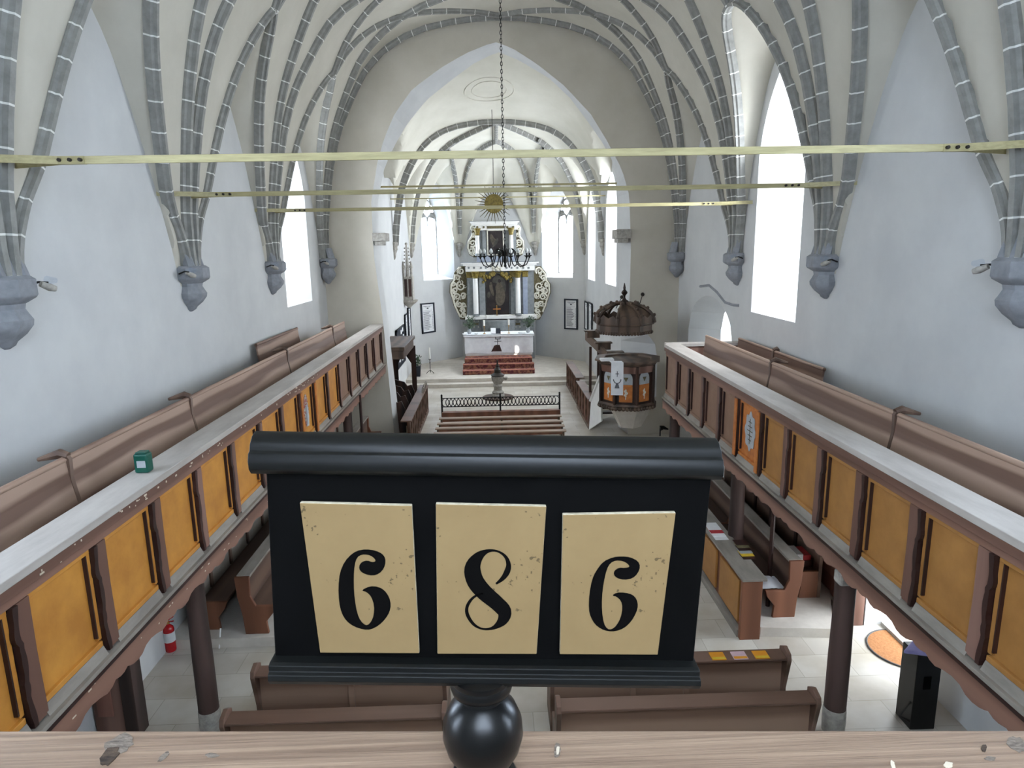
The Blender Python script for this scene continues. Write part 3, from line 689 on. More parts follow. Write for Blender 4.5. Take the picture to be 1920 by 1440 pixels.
blob(307, 1419, 13, 4.5, -.7, 'knot', 'kn'); blob(1045, 1407, 6, 13, .1, 'knot', 'kn'); blob(1046, 1409, 3, 8, .1, 'knot_hole', 'chip', h=.002)
blob(1845, 1404, 5, 7, 0, 'knot_hole', 'knot'); blob(1905, 1396, 22, 13, .5, 'knot', 'kn'); blob(1856, 1423, 10, 4, 0, 'knot', 'kn'); blob(398, 1417, 12, 4, 0, 'knot', 'kn')
blob(1674, 1435, 4, 8, -.4, 'chip', 'chip'); blob(1778, 1435, 8, 6, 0, 'chip', 'chip')

# ================================================================= TIE RODS
def tierod(y, z, xa, xb, h, label, fork=.55, py=.3):
    t = thing('tie_rod', label, 'tie rod', ((xa+xb)/2, y, z), 'iron tie rods across the church')
    mb = MB(); mb.box((xa+fork, y-.012, z-h/2), (xb-fork, y+.012, z+h/2)); build('bar', mb, 'rod', t, bevel=.004)
    for s, x0 in ((1, xa), (-1, xb)):
        if fork:
            for k in (-1, 1):
                mb = MB(); p = Vector((x0+s*(fork+.25), y+k*.018, z)); q_ = Vector((x0+s*(-.0), y+k*py, z))
                m_ = Vector((x0+s*(fork-.0), y+k*.03, z)); hz = Vector((0, 0, h*.5))
                for a_, b_ in ((p, m_), (m_, q_)):
                    n_ = Vector((0, .012, 0)); mb.prism([a_-hz, b_-hz, b_+hz, a_+hz], n_)
                build('fork_bar', mb, 'rod', t)
            for k in range(3):
                mb = MB(); c = Vector((x0+s*(fork+.02+.1*k), y-.05, z)); mb.tube([c, c+Vector((0, .1, 0))], .018, 8); build('bolt', mb, 'wrought', t, smooth=40)
    return t
tierod(7.0, 6.73, XL+.0, XR-.0, .075, 'nearest pale iron tie rod spanning the whole nave', .75, .32)
tierod(10.8, 6.7, XL+.0, XR-.0, .07, 'second pale iron tie rod, ending at the second corbels', .75, .34)
tierod(14.95, 6.69, XL+.0, XR-.0, .07, 'third pale iron tie rod, ending at the third corbels', .75, .3)
tierod(22.5, 7.83, -3.9, 4.4, .06, 'thin tie rod just behind the top of the chancel arch', .0)
tierod(26.6, 7.75, -3.9, 4.4, .045, 'thin tie rod above the sunburst in the chancel', .0)
tierod(31.0, 7.7, -3.9, 4.4, .04, 'thinnest tie rod, deepest in the apse', .0)

# ================================================================= CHANDELIER
CY = 13.25; c0 = aty(947, 480, CY)
top = Vector((c0.x, CY, zn(c0.x, CY)))
t = thing('chandelier', 'black wrought iron chandelier with curling arms on a long chain', 'chandelier', (c0.x, CY, c0.z))
mb = MB(); z = c0.z+.22; zt = top.z; k = 0
while z < zt-.05:
    w = .018; c = Vector((c0.x, CY, z+.035)); pts = []
    for a in range(9):
        an = 2*PI*a/8; u_ = w*math.cos(an); v_ = .042*math.sin(an)
        pts.append(c+(Vector((u_, 0, v_)) if k % 2 else Vector((0, u_, v_))))
    mb.tube(pts, .0065, 4, cap=False); z += .066; k += 1
build('chain', mb, 'dark', t)
mb = MB(); mb.lathe([(.008, -.22), (.03, -.2), (.02, -.15), (.045, -.1), (.03, -.02), (.05, .05), (.025, .12), (.035, .18), (.01, .24)], c0, 12); build('hub', mb, 'dark', t, smooth=40)
for i in range(8):
    a = 2*PI*i/8+.2; R_ = .49; dirv = Vector((math.cos(a), math.sin(a), 0)); pts = []
    for (r, z) in [(.03, .02), (.08, .12), (.15, .16), (.21, .1), (.23, -.02), (.27, -.13), (.35, -.19), (.43, -.15), (.475, -.06), (R_, .0)]: pts.append(c0+dirv*r+Vector((0, 0, z-.02)))
    mb = MB(); mb.tube(pts, .011, 6)
    pts = [c0+dirv*(.13+.045*(1-q/14)*math.cos(q*.8))+Vector((0, 0, .05+.05*(1-q/14)*math.sin(q*.8))) for q in range(13)]
    mb.tube(pts, .008, 5); ar = build('arm', mb, 'dark', t, smooth=60)
    mb = MB(); e_ = c0+dirv*R_; mb.lathe([(.012, -.05), (.02, -.02), (.055, .0), (.05, .008), (.018, .01), (.018, .05)], e_, 12); build('candle_cup', mb, 'dark', ar, smooth=40)
    mb = MB(); mb.lathe([(.012, .05), (.03, .075), (.034, .1), (.022, .13), (.005, .15)], e_, 10); build('bulb', mb, 'bulb', ar, smooth=60)

# ================================================================= GALLERIES
def gallery(side, xf, xw, Y0, Y1, gaps, painted, label):
    s = 1 if side < 0 else -1      # direction from wall to nave
    t = thing('side_gallery', label, 'gallery', (xf, (Y0+Y1)/2, 0))
    X = lambda d: xf+s*d           # d>0: proud of the face, towards the nave
    mb = MB(); mb.box((X(.06), Y0, 3.58), (X(-.30), Y1, 3.65)); build('top_rail', mb, 'dustR', t, bevel=.006)
    mb = MB(); mb.box((X(.055), Y0, 3.5), (X(-.02), Y1, 3.58)); mb.box((X(.02), Y0, 3.42), (X(-.03), Y1, 3.5)); build('upper_moulding', mb, 'frame', t, bevel=.004)
    mb = MB(); mb.box((X(-.05), Y0, 2.42), (X(-.1), Y1, 3.5)); build('parapet_backing', mb, 'frame', t)
    mb = MB(); mb.box((X(.085), Y0, 2.41), (X(-.02), Y1, 2.45)); build('sill', mb, 'dust', t, bevel=.004)
    mb = MB(); mb.box((X(.07), Y0, 2.36), (X(-.02), Y1, 2.4)); build('sill_groove', mb, 'darkwood_shade', t)
    # scalloped fascia
    pts = [(Y0, 2.36), (Y0, 2.18)]; y = Y0; k = 0
    while y < Y1-.02:
        cell = .96
        for (f, z) in [(0, .0), (.06, .02), (.1, .0), (.16, -.02), (.24, -.03), (.32, -.02), (.36, .0), (.4, .02), (.5, .03), (.6, .015), (.66, .0), (.72, -.02), (.8, -.01), (.86, .02), (.94, .0)]:
            yy = y+f*cell
            if yy < Y1: pts.append((yy, 2.17+z))
        y += cell
    pts += [(Y1, 2.17), (Y1, 2.36)]
    mb = MB(); mb.prism([(X(.06), p[0], p[1]) for p in pts], (-s*.04, 0, 0)); build('scalloped_fascia', mb, 'frame', t)
    mb = MB(); mb.box((X(.0), Y0, 2.3), (xw, Y1, 2.42)); build('floor_deck', mb, 'pewY', t)
    g = sorted(gaps)
    edges = [Y0-.0]+g+[Y1]
    for i in range(len(edges)-1):
        a, b = edges[i], edges[i+1]
        if b-a < .3: continue
        pa_, pb_ = (a+.17 if i > 0 else a), b-.01
        if i == len(edges)-2: pb_ = b
        isp = (i-1) == painted and i > 0
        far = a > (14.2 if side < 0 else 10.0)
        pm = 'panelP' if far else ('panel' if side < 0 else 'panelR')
        if isp: pm = 'panel' if side < 0 else 'orange'
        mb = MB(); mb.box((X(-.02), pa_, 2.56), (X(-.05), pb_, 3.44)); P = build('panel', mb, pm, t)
        # moulded frame round the panel
        mb = MB(); w = .05
        mb.box((X(.01), pa_, 3.38), (X(-.04), pb_, 3.45)); mb.box((X(.01), pa_, 2.53), (X(-.04), pb_, 2.58))
        mb.box((X(.008), pa_, 2.6), (X(-.04), pa_+w, 3.4)); mb.box((X(.008), pb_-w, 2.6), (X(-.04), pb_, 3.4)); build('panel_frame', mb, pm, P, bevel=.006)
        mb = MB(); mb.box((X(.012), pb_-w-.015, 2.63), (X(-.02), pb_-w, 3.38)); build('dark_bead', mb, 'darkwood_shade', P)
        mb = MB(); mb.prism([(X(.045), pa_, 2.45), (X(.01), pa_, 2.53), (X(-.03), pa_, 2.53), (X(-.03), pa_, 2.45)], (0, pb_-pa_, 0)); build('panel_sill', mb, 'dust', P)
        if isp:
            cy, cz = (pa_+pb_)/2, 3.0; o_ = []
            if side > 0:
                for k in range(40):
                    an = 2*PI*k/40; r = 1+.1*math.cos(8*an); o_.append((X(-.016), cy+.2*r*math.cos(an), cz+.29*r*math.sin(an)))
                mb = MB(); mb.prism(o_, (s*.004, 0, 0)); build('oval_medallion', mb, 'greypaint', P)
                mb = MB()
                for k in range(-2, 3):
                    mb.box((X(-.011), cy-.1+abs(k)*.02, cz+k*.07), (X(-.008), cy+.1-abs(k)*.02, cz+k*.07+.012))
                mb.box((X(-.011), cy-.006, cz-.2), (X(-.008), cy+.006, cz+.2)); build('medallion_pattern', mb, 'gold2', P)
            else:
                for k in range(30):
                    an = 2*PI*k/30; o_.append((X(-.016), cy+.14*math.cos(an)*(1+.1*math.cos(6*an)), cz+.3*math.sin(an)))
                mb = MB(); mb.prism(o_, (s*.004, 0, 0)); build('flower_medallion', mb, 'figure', P)
                mb = MB(); mb.tube([(X(-.01), cy, cz-.28), (X(-.005), cy, cz-.1), (X(-.005), cy-.01, cz+.1)], [.03, .035, .02], 8); build('painted_stem', mb, 'greypaint', P)
            mb = MB()
            for yy in (a+.06, b-.0): mb.box((X(.068), yy, 2.5), (X(.05), yy+.09, 3.42))
            build('painted_border', mb, 'orange', P)
    for gy in g:
        o_ = []; n_ = 26
        for k in range(n_+1):
            z = 2.47+(3.42-2.47)*k/n_; u_ = k/n_
            o_.append((X(.03), gy+.04+.014*math.sin(u_*2*PI*2+1)+(.012 if .3 < u_ < .36 or .66 < u_ < .72 else 0), z))
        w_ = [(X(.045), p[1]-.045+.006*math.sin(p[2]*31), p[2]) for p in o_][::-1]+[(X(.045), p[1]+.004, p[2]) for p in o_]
        o_ += [(X(.03), gy+.19, 3.42), (X(.03), gy+.18, 3.0), (X(.03), gy+.19, 2.47)]
        mb = MB(); mb.prism(o_, (-s*.045, 0, 0)); P = build('flat_stile', mb, 'frameZ', t)
        mb = MB(); mb.prism(w_, (-s*.05, 0, 0)); build('wavy_shade_strip', mb, 'darkwood_shade', P)  # shade on the stile's near edge, painted as a dark strip
    if side < 0:
        mb = MB()
        for _ in range(90):
            y = random.uniform(4.5, 12.5); z = random.choice((random.uniform(3.5, 3.56), random.uniform(3.5, 3.57), random.uniform(2.25, 2.36))); w_ = random.uniform(.01, .05); x_ = X(.0565) if z > 3 else X(.0615)
            mb.box((x_, y, z), (x_+.002, y+w_, z+random.uniform(.006, .02)))
        build('flaked_paint', mb, 'chip', t)['kind'] = 'stuff'
    return t
gL = [2.4, 3.35, 4.3, 5.26, 6.23, 7.19, 8.2, 9.24, 10.24, 11.25, 12.21, 13.2, 14.25, 15.33, 16.43, 17.5, 18.6, 19.9]
GL = gallery(-1, -3.42, XL, .6, 20.19, gL, 9, 'long wooden gallery on the left with bright ochre panels')
gR = [2.8, 3.73, 4.66, 5.55, 6.49, 7.36, 8.29, 9.17, 10.13, 10.97, 11.87, 12.79, 13.66]
GR = gallery(1, 3.85, XR, .6, 14.72, gR, 7, 'shorter wooden gallery on the right with a grey oval on one orange panel')
# right gallery end return
mb = MB(); mb.box((3.85, 14.7, 3.58), (XR, 14.95, 3.65)); build('end_rail', mb, 'dustR', GR, bevel=.005)
mb = MB(); mb.box((3.87, 14.72, 2.3), (XR, 14.8, 3.58)); build('end_panel', mb, 'frameZ', GR)
def post(x, y, r, z1, parent, z0=0, name='column', foot=True):
    mb = MB()
    if foot:
        mb.lathe([(r*1.02, 0), (r*1.08, .15), (r*1.06, .28), (r*1.03, .32)], (x, y, z0), 20); f = build('stone_foot', mb, 'greystone', parent, smooth=40)
    mb = MB(); mb.lathe([(r*1.0, .31 if foot else 0), (r*1.0, 1.0), (r*.92, 1.6), (r*.95, z1-z0-.12), (r*1.1, z1-z0)], (x, y, z0), 20)
    o = build(name, mb, 'col', parent, smooth=40); return o
for y in (2.6, 7.35, 11.6, 15.8): post(-3.62, y, .12, 2.3, GL)
for y in (2.6, 7.0, 10.45, 14.4): post(4.0, y, .125, 2.3, GR)
for (x, y) in ((-3.35, 16.1), (4.25, 9.6), (4.7, 10.7)):
    mb = MB(); mb.tube([(x, y, 0.15), (x, y, 2.35)], .035, 8); build('thin_post', mb, 'darkwood_shade', GL if x < 0 else GR)
mb = MB(); mb.box((3.84, 6.83, 1.98), (3.98, 7.0, 2.14)); build('column_carving', mb, 'greystone', GR, bevel=.03)
for gal, xw, xf, yy in ((GL, XL, -3.5, (2.6, 7.3, 11.6, 15.8)), (GR, XR, 3.9, (2.6, 7.0, 10.45, 14.4))):
    for y in yy:
        mb = MB(); mb.box((xf, y-.1, 2.12), (xw, y+.1, 2.3)); build('cross_beam', mb, 'col', gal, bevel=.01)

# gallery benches
def gbench(x, s, Y0, Y1, ztop, divs, label, zb=2.42, seat=True, group=None, curve=.12):
    """s: direction the seat faces (towards nave)"""
    t = thing('gallery_bench', label, 'bench', (x, (Y0+Y1)/2, zb), group)
    prof = [(0, ztop), (s*.02, ztop-.18), (s*.05, ztop-.4), (s*.1, ztop-.65), (s*.16, ztop-.82), (s*.16, zb+.3), (s*.19, zb+.3), (s*.2, ztop-.82), (s*.14, ztop-.64), (s*.085, ztop-.4), (s*.05, ztop-.18), (s*.035, ztop)]
    mb = MB(); mb.prism([(x+p[0], Y0, p[1]) for p in prof], (0, Y1-Y0, 0)); build('backrest', mb, 'bench', t)
    mb = MB(); mb.tube([(x+s*.015, Y0, ztop), (x+s*.015, Y1, ztop)], .032, 8); build('top_roll', mb, 'bench', t, smooth=50)
    if seat:
        mb = MB(); mb.box((x+s*.14, Y0, zb+.42), (x+s*.55, Y1, zb+.46)); build('seat', mb, 'bench', t)
    for y in divs:
        pr = [(-.03, ztop+.02), (.0, ztop+.055), (.04, ztop+.05), (.07, ztop), (.06, ztop-.2), (.1, ztop-.45), (.18, ztop-.7), (.3, ztop-.85), (.5, ztop-.95), (.5, zb), (.1, zb), (.0, ztop-.5)]
        mb = MB(); mb.prism([(x+s*p[0], y-.025, p[1]) for p in pr], (0, .05, 0)); mb.tube([(x-s*(.24 if abs(x) < 4.7 else .06), y, ztop-.0), (x-s*(.12 if abs(x) < 4.7 else .04), y, ztop+.03), (x-s*.02, y, ztop+.055), (x+s*.05, y, ztop+.03)], [.02, .035, .05, .04], 8)
        build('divider', mb, 'benchX', t, smooth=40)
    return t
yd = [atx(535, 655, -4.18).y, atx(622, 620, -4.18).y]
gbench(-4.2, 1, 1.0, 18.6, 3.88, [3.6, 6.3, 8.95, yd[0], min(18.4, yd[1])], 'long curved-back wooden bench running along the left gallery')
gbench(4.62, -1, 1.0, 14.3, 3.86, [3.9, 7.3, 10.8], 'long curved-back wooden bench running along the right gallery')
gbench(-4.88, 1, 13.6, 16.5, 3.97, [], 'short separate dark bench against the wall of the left gallery', curve=0, seat=False)
gbench(5.42, -1, 10.65, 14.5, 3.76, [12.6], 'short separate bench against the wall of the right gallery', seat=False)
# green box on left rail
p = atz(279, 884, 3.65); p.x = -3.58
t = thing('green_box', 'small dark green plastic box standing on the left gallery rail', 'box', p)
mb = MB(); mb.box((p.x-.07, p.y-.06, p.z), (p.x+.07, p.y+.06, p.z+.2)); build('body', mb, 'green', t, bevel=.02)
mb = MB(); mb.box((p.x-.035, p.y-.064, p.z+.06), (p.x+.05, p.y-.06, p.z+.13)); build('label_sticker', mb, 'greypaint', t)
mb = MB(); mb.box((p.x-.05, p.y-.05, p.z+.2), (p.x+.05, p.y+.05, p.z+.215)); build('lid', mb, 'green', t, bevel=.008)
#@@B
# ================================================================= HIGH ALTAR
def R_(px, py, y=33.4): return aty(px, py, y)
RX = R_(935, 600).x
def fbox(mb, p0, p1, y, dy, mi=0):
    a, b = R_(*p0), R_(*p1); return mb.box((a.x, y-dy, a.z), (b.x, y, b.z), mi)
def sym(px): return px
ret = thing('altar_retable', 'tall two-storey grey and cream altarpiece with gilded scroll wings', 'altarpiece', (RX, 33.7, .3))
cl, cr = R_(874, 500).x, R_(1001, 500).x
Z = lambda py, px=937: R_(px, py).z
mb = MB(); mb.box((cl, 33.5, .3), (cr, 34.0, Z(596))); build('predella', mb, 'altargrey', ret, bevel=.02)
mb = MB(); mb.box((cl-.12, 33.25, Z(598)), (cr+.12, 33.9, Z(592))); mb.box((cl-.05, 33.3, Z(592)), (cr+.05, 33.8, Z(590))); mb.box(((cl+cr)/2-.75, 33.1, Z(597)), ((cl+cr)/2+.75, 33.3, Z(591))); build('base_ledge', mb, 'marble', ret, bevel=.02)
mb = MB(); mb.box((cl, 33.5, Z(592)), (cr, 33.9, Z(508))); build('main_wall', mb, 'altargrey', ret)
for px0, px1, m in ((876, 886, 'altargrey'), (898, 909, 'altargrey'), (957, 964, 'altargrey'), (980, 989, 'altargrey2')):
    mb = MB(); a, b = R_(px0, 520).x, R_(px1, 520).x; mb.box((a, 33.4, Z(592)), (b, 33.5, Z(518))); build('pilaster', mb, m, ret, bevel=.01)
    mb = MB(); mb.box((a-.03, 33.36, Z(520)), (b+.03, 33.5, Z(509))); mb.box((a-.05, 33.34, Z(511)), (b+.05, 33.5, Z(509))); build('gilded_capital', mb, 'gold', ret, bevel=.02)
def column(px, y, pb, pt, r, par):
    x = R_(px, 550).x; h = Z(pt)-Z(pb)
    mb = MB(); mb.lathe([(r, .1*h*0+.06), (r, .3*h), (r*.93, h)], (x, y, Z(pb)), 20); o = build('white_column', mb, 'marble', par, smooth=40)
    mb = MB(); mb.lathe([(r*1.35, 0), (r*1.35, .04), (r*1.1, .07), (r*1.2, .09), (r, .11)], (x, y, Z(pb)), 20); build('column_base', mb, 'altargrey', par, smooth=40)
    mb = MB(); mb.lathe([(r*.95, 0), (r*1.2, .03), (r*1.05, .06), (r*1.15, .12), (r*1.5, .24), (r*1.3, .25), (r*1.7, .3), (r*1.7, .34)], (x, y, Z(pt)), 12, mi=0); build('gilded_capital', mb, 'gold', par)
for px in (892, 971): column(px, 33.2, 591, 521, .125, ret)
mb = MB(); mb.box((cl-.02, 33.25, Z(508)), (cr+.02, 33.9, Z(497))); build('frieze', mb, 'marble', ret, bevel=.01)
mb = MB(); mb.box((cl-.25, 33.1, Z(494)), (cr+.22, 33.9, Z(491.5))); mb.box((cl-.15, 33.18, Z(497.5)), (cr+.12, 33.9, Z(494))); build('main_cornice', mb, 'marble', ret, bevel=.01)
mb = MB(); mb.box((cl-.27, 33.08, Z(491.5)), (cr+.24, 33.9, Z(490.6))); build('cornice_line', mb, 'altargrey', ret)
for px in (879, 889, 902, 911, 950, 959, 970, 981, 991):
    c = R_(px, 502); mb = MB()
    for k in range(6):
        a = 2*PI*k/6; mb.tube([(c.x+.035*math.cos(a), 33.25, c.z+.035*math.sin(a)), (c.x+.035*math.cos(a), 33.22, c.z+.035*math.sin(a))], .022, 6)
    mb.tube([(c.x, 33.26, c.z), (c.x, 33.2, c.z)], .03, 8); build('rosette', mb, 'altargrey', ret)
mb = MB()
for k in range(14):
    c = R_(922+random.uniform(0, 22), 502+random.uniform(-3, 5)); mb.sphere((c.x, 33.2, c.z), random.uniform(.03, .07), 8)
build('carved_cluster', mb, 'creamcarve', ret)
# main painting with arched top
def pane(p0, p1, ztop_arch, name, m, y):
    a, b = R_(*p0), R_(*p1); x0, x1, z0, z1 = a.x, b.x, b.z, a.z; o_ = arch_outline(x0, x1, z0, z1, z1+ztop_arch, pointed=False)
    mb = MB(); mb.prism([(p[0], y, p[1]) for p in o_], (0, .05, 0)); return build(name, mb, m, ret)
pt = pane((911, 528), (955, 591), .36, 'large_painting', 'painting', 33.4)
def fig(parent, pts, m, y):
    mb = MB(); mb.prism([(R_(*p).x, y, R_(*p).z) for p in smooth_loop(pts, 2)], (0, -.006, 0)); build('painted_figure', mb, m, parent)
fig(pt, [(925, 520), (935, 515), (944, 520), (949, 535), (948, 550), (940, 545), (932, 530), (922, 530)], 'paintgrey', 33.395)
fig(pt, [(933, 530), (937, 528), (941, 533), (946, 545), (948, 556), (944, 572), (932, 574), (928, 560), (931, 548), (928, 538)], 'paintfig', 33.389)
fig(pt, [(918, 530), (922, 528), (924, 540), (927, 552), (925, 556), (920, 548), (917, 540)], 'paintfig', 33.389)
fig(pt, [(914, 548), (918, 546), (920, 552), (917, 560), (913, 556)], 'paintgrey', 33.389)
fig(pt, [(934, 523), (938, 523), (940, 528), (936, 531), (933, 528)], 'painting', 33.381)
mb = MB(); o_ = arch_outline(R_(909, 528).x, R_(957, 528).x, Z(528), Z(528)+.02, Z(528)+.45, pointed=False)
mb.tube([(p[0], 33.38, p[1]) for p in o_[1:]], .035, 6); build('painting_frame', mb, 'gold2', pt, smooth=50)
# gilded curtains beside the arch
for s in (-1, 1):
    mb = MB()
    for k in range(26):
        u_ = random.random(); px = 933+s*(6+u_*22); py = 512+u_*9+random.uniform(-3, 3+6*u_)
        c = R_(px, py); mb.sphere((c.x, 33.36, c.z), random.uniform(.05, .09), 7)
    build('gilded_foliage', mb, 'gold', ret)
# upper storey
mb = MB(); a, b = R_(893, 450).x, R_(968, 450).x; mb.box((a, 33.5, Z(490.6)), (b, 33.9, Z(432))); build('upper_wall', mb, 'altargrey', ret)
mb = MB(); mb.box((a, 33.3, Z(490.6)), (b, 33.6, Z(480))); build('upper_base', mb, 'altargrey2', ret, bevel=.02)
mb = MB(); mb.box((a-.03, 33.3, Z(431)), (b+.03, 33.9, Z(420.5))); build('upper_frieze', mb, 'marble', ret, bevel=.01)
mb = MB(); mb.box((R_(881, 415).x, 33.2, Z(417)), (R_(973, 415).x, 33.9, Z(415))); mb.box((R_(884, 418).x, 33.25, Z(421)), (R_(970, 418).x, 33.9, Z(417))); build('upper_cornice', mb, 'marble', ret, bevel=.01)
mb = MB(); mb.box((R_(879, 415).x, 33.18, Z(415)), (R_(975, 415).x, 33.9, Z(414.2))); build('cornice_line', mb, 'altargrey', ret)
mb = MB(); mb.box((R_(913, 426).x, 33.27, Z(428.5)), (R_(945, 426).x, 33.31, Z(423.5))); build('inscription_bar', mb, 'gold2', ret, bevel=.01)
for px in (895, 907, 951, 962):
    c = R_(px, 426); mb = MB(); mb.tube([(c.x, 33.31, c.z), (c.x, 33.25, c.z)], .055, 10); build('rosette', mb, 'gold2', ret)
for px in (898, 960): column(px, 33.3, 479, 441, .1, ret)
for px0, px1 in ((904, 913), (945, 954)):
    mb = MB(); mb.box((R_(px0, 450).x, 33.42, Z(479)), (R_(px1, 450).x, 33.5, Z(433))); build('pilaster', mb, 'altargrey', ret, bevel=.01)
mb = MB(); mb.box((R_(915, 450).x, 33.42, Z(477)), (R_(943, 450).x, 33.47, Z(432))); pt2 = build('small_painting', mb, 'painting', ret)
fig(pt2, [(918, 440), (922, 438), (926, 446), (931, 450), (934, 453), (930, 459), (924, 461), (920, 452)], 'paintfig', 33.415)
fig(pt2, [(930, 448), (934, 446), (935, 452), (931, 458), (926, 463), (922, 464)], 'paintgrey', 33.41)
mb = MB(); z0, z1 = Z(478), Z(431); x0, x1 = R_(914, 450).x, R_(944, 450).x
mb.box((x0-.02, 33.38, z0), (x0+.03, 33.45, z1)); mb.box((x1-.03, 33.38, z0), (x1+.02, 33.45, z1)); mb.box((x0, 33.38, z1-.04), (x1, 33.45, z1)); mb.box((x0, 33.38, z0), (x1, 33.45, z0+.04)); build('painting_frame', mb, 'creamcarve', pt2)
# scroll wings: openwork of spirals
def spiral(mb, c, r0, turns, a0, s, y, th, lead=None):
    pts = []
    if lead: pts += [Vector((q[0], y, q[1])) for q in lead]
    n = int(14*turns)
    for k in range(n+1):
        u_ = k/n; r = r0*(1-u_*.86); a = a0+s*2*PI*turns*u_; pts.append(Vector((c[0]+r*math.cos(a), y, c[1]+r*math.sin(a))))
    mb.tube(pts, [th*(1-.5*k/len(pts)) for k in range(len(pts))], 5)
def wing(outline, cx_list, name, seedn):
    random.seed(seedn)
    mb = MB(); mb.prism([(R_(*p).x, 33.62, R_(*p).z) for p in smooth_loop(outline, 1)], (0, .05, 0)); wg = build(name, mb, 'gold2', ret)
    mb = MB(); g = MB()
    ol = [R_(*p) for p in outline]; cen = sum(ol, Vector())/len(ol)
    mb.tube([(cen.x+(p.x-cen.x)*.86, 33.57, cen.z+(p.z-cen.z)*.93) for p in ol[2:-1]], .05, 6)
    for (px, py, r, s) in cx_list:
        c = R_(px, py); sc_ = 33.4/1250
        spiral(mb, (c.x, c.z), r*sc_, 1.5, random.uniform(0, 6.3), s, 33.58, .05)
        for k in range(3):
            a = random.uniform(0, 6.3); spiral(g, (c.x+r*sc_*.75*math.cos(a), c.z+r*sc_*.75*math.sin(a)), r*sc_*.42, 1.1, a, -s, 33.56, .022)
    build('cream_scrolls', mb, 'creamcarve', wg, smooth=60); build('small_scrolls', g, 'creamcarve', wg, smooth=60)
    mb = MB(); pts = [(R_(*p).x, 33.57, R_(*p).z) for p in outline]; mb.tube(pts+[pts[0]], .03, 5); build('carved_edge', mb, 'gold2', wg, smooth=60)
    return wg
LO = [(874, 500), (862, 500), (852, 512), (850, 524), (844, 532), (843, 548), (848, 562), (852, 576), (858, 588), (864, 599), (874, 600)]
LS = [(864, 508, 7, 1), (857, 521, 6, -1), (864, 537, 9, 1), (853, 545, 6, -1), (857, 557, 7, -1), (868, 554, 6, 1), (861, 571, 6, 1), (869, 573, 5, -1), (867, 583, 5, -1), (868, 593, 5.5, 1), (850, 534, 4, 1)]
wing(LO, LS, 'left_scroll_wing', 3)
mir = lambda p: (1875.5-p[0]-(p[1]-550)*0,)+tuple(p[1:])
wing([mir(p) for p in LO][::-1], [mir(p)[:2]+(p[2], -p[3]) for p in LS], 'right_scroll_wing', 5)
UO = [(894, 424), (884, 425), (886, 436), (884, 444), (877, 452), (876, 466), (880, 477), (888, 482), (894, 482)]
US = [(887, 428, 4.5, 1), (888, 441, 4, -1), (886, 456, 7, 1), (884, 470, 6, -1), (890, 475, 4, 1)]
wing(UO, US, 'upper_left_scroll', 8)
mir2 = lambda p: (1859-p[0],)+tuple(p[1:])
wing([mir2(p) for p in UO][::-1], [mir2(p)[:2]+(p[2], -p[3]) for p in US], 'upper_right_scroll', 9)
for px in (893, 971):
    for py in (602, 613):
        mb = MB()
        for dx in (-4, 4):
            c = R_(px+dx, py, 33.5); mb.tube([(c.x, 33.5, c.z), (c.x, 33.46, c.z)], .03, 6)
        build('cream_boss', mb, 'creamcarve', ret)
for px in (893, 971):
    c = R_(px, 607.5, 33.5); mb = MB(); mb.box((c.x-.12, 33.47, c.z-.05), (c.x+.12, 33.5, c.z+.05)); build('gilded_plaque', mb, 'gold2', ret, bevel=.01)
c = R_(925, 610); mb = MB(); mb.tube([(RX, 33.5, .3), (RX, 33.5, Z(599))], .85, 24); build('curved_predella', mb, 'altargrey', ret, smooth=30)
random.seed(21)
# altar table
ta, tb = aty(870, 627, 31.0), aty(1000, 626, 31.0); zt_ = ta.z-.02; x0, x1 = ta.x+.02, tb.x-.02
t = thing('altar_table', 'stone altar table fully hidden under its white cloth', 'altar', ((x0+x1)/2, 31.5, .9))
mb = MB(); mb.box((x0+.03, 31.03, .9), (x1-.03, 32.0, zt_-.02)); build('stone_block', mb, 'marble', t)
t = thing('altar_cloth', 'white embroidered altar cloth draped over the table front', 'altar cloth', ((x0+x1)/2, 31.0, zt_))
n_ = 60; mb = MB()
rows = [zt_-.02, zt_-.06, 1.6, 1.3, 1.0]
for j, z in enumerate(rows):
    for i in range(n_+1):
        u_ = i/n_; mb.v.append(Vector((x0+(x1-x0)*u_, 31.0-.012*j*math.sin(u_*28)*.3-.01, z+(.0 if j < 4 else .02*math.sin(u_*13)))))
for j in range(len(rows)-1):
    for i in range(n_): mb.f.append([j*(n_+1)+i, (j+1)*(n_+1)+i, (j+1)*(n_+1)+i+1, j*(n_+1)+i+1]); mb.m.append(0)
mb.box((x0-.05, 30.9, zt_-.02), (x1+.05, 32.05, zt_)); mb.box((x0-.05, 30.9, zt_-.1), (x1+.05, 30.92, zt_)); build('cloth', mb, 'cloth', t, smooth=40)
C_ = lambda px, py: aty(px, py, 30.9)
mb = MB()
for a, b in (((933, 636), (933, 648)), ((927, 641), (940, 640)), ((929, 632), (929, 636)), ((938, 631), (938, 636)), ((929, 636), (938, 636))):
    mb.tube([C_(*a)-Vector((0, -.08, 0)), C_(*b)-Vector((0, -.08, 0))], .018, 5)
build('embroidered_cross', mb, 'text', t)
mb = MB(); mb.prism([C_(*p)+Vector((0, .08, 0)) for p in [(929, 647), (937, 647), (941, 659), (925, 659)]], (0, -.015, 0)); mb.prism([C_(*p)+Vector((0, .08, 0)) for p in [(927, 648), (929, 648), (925, 659), (921, 660)]], (0, -.015, 0)); build('embroidered_hill', mb, 'darkwood_shade', t)
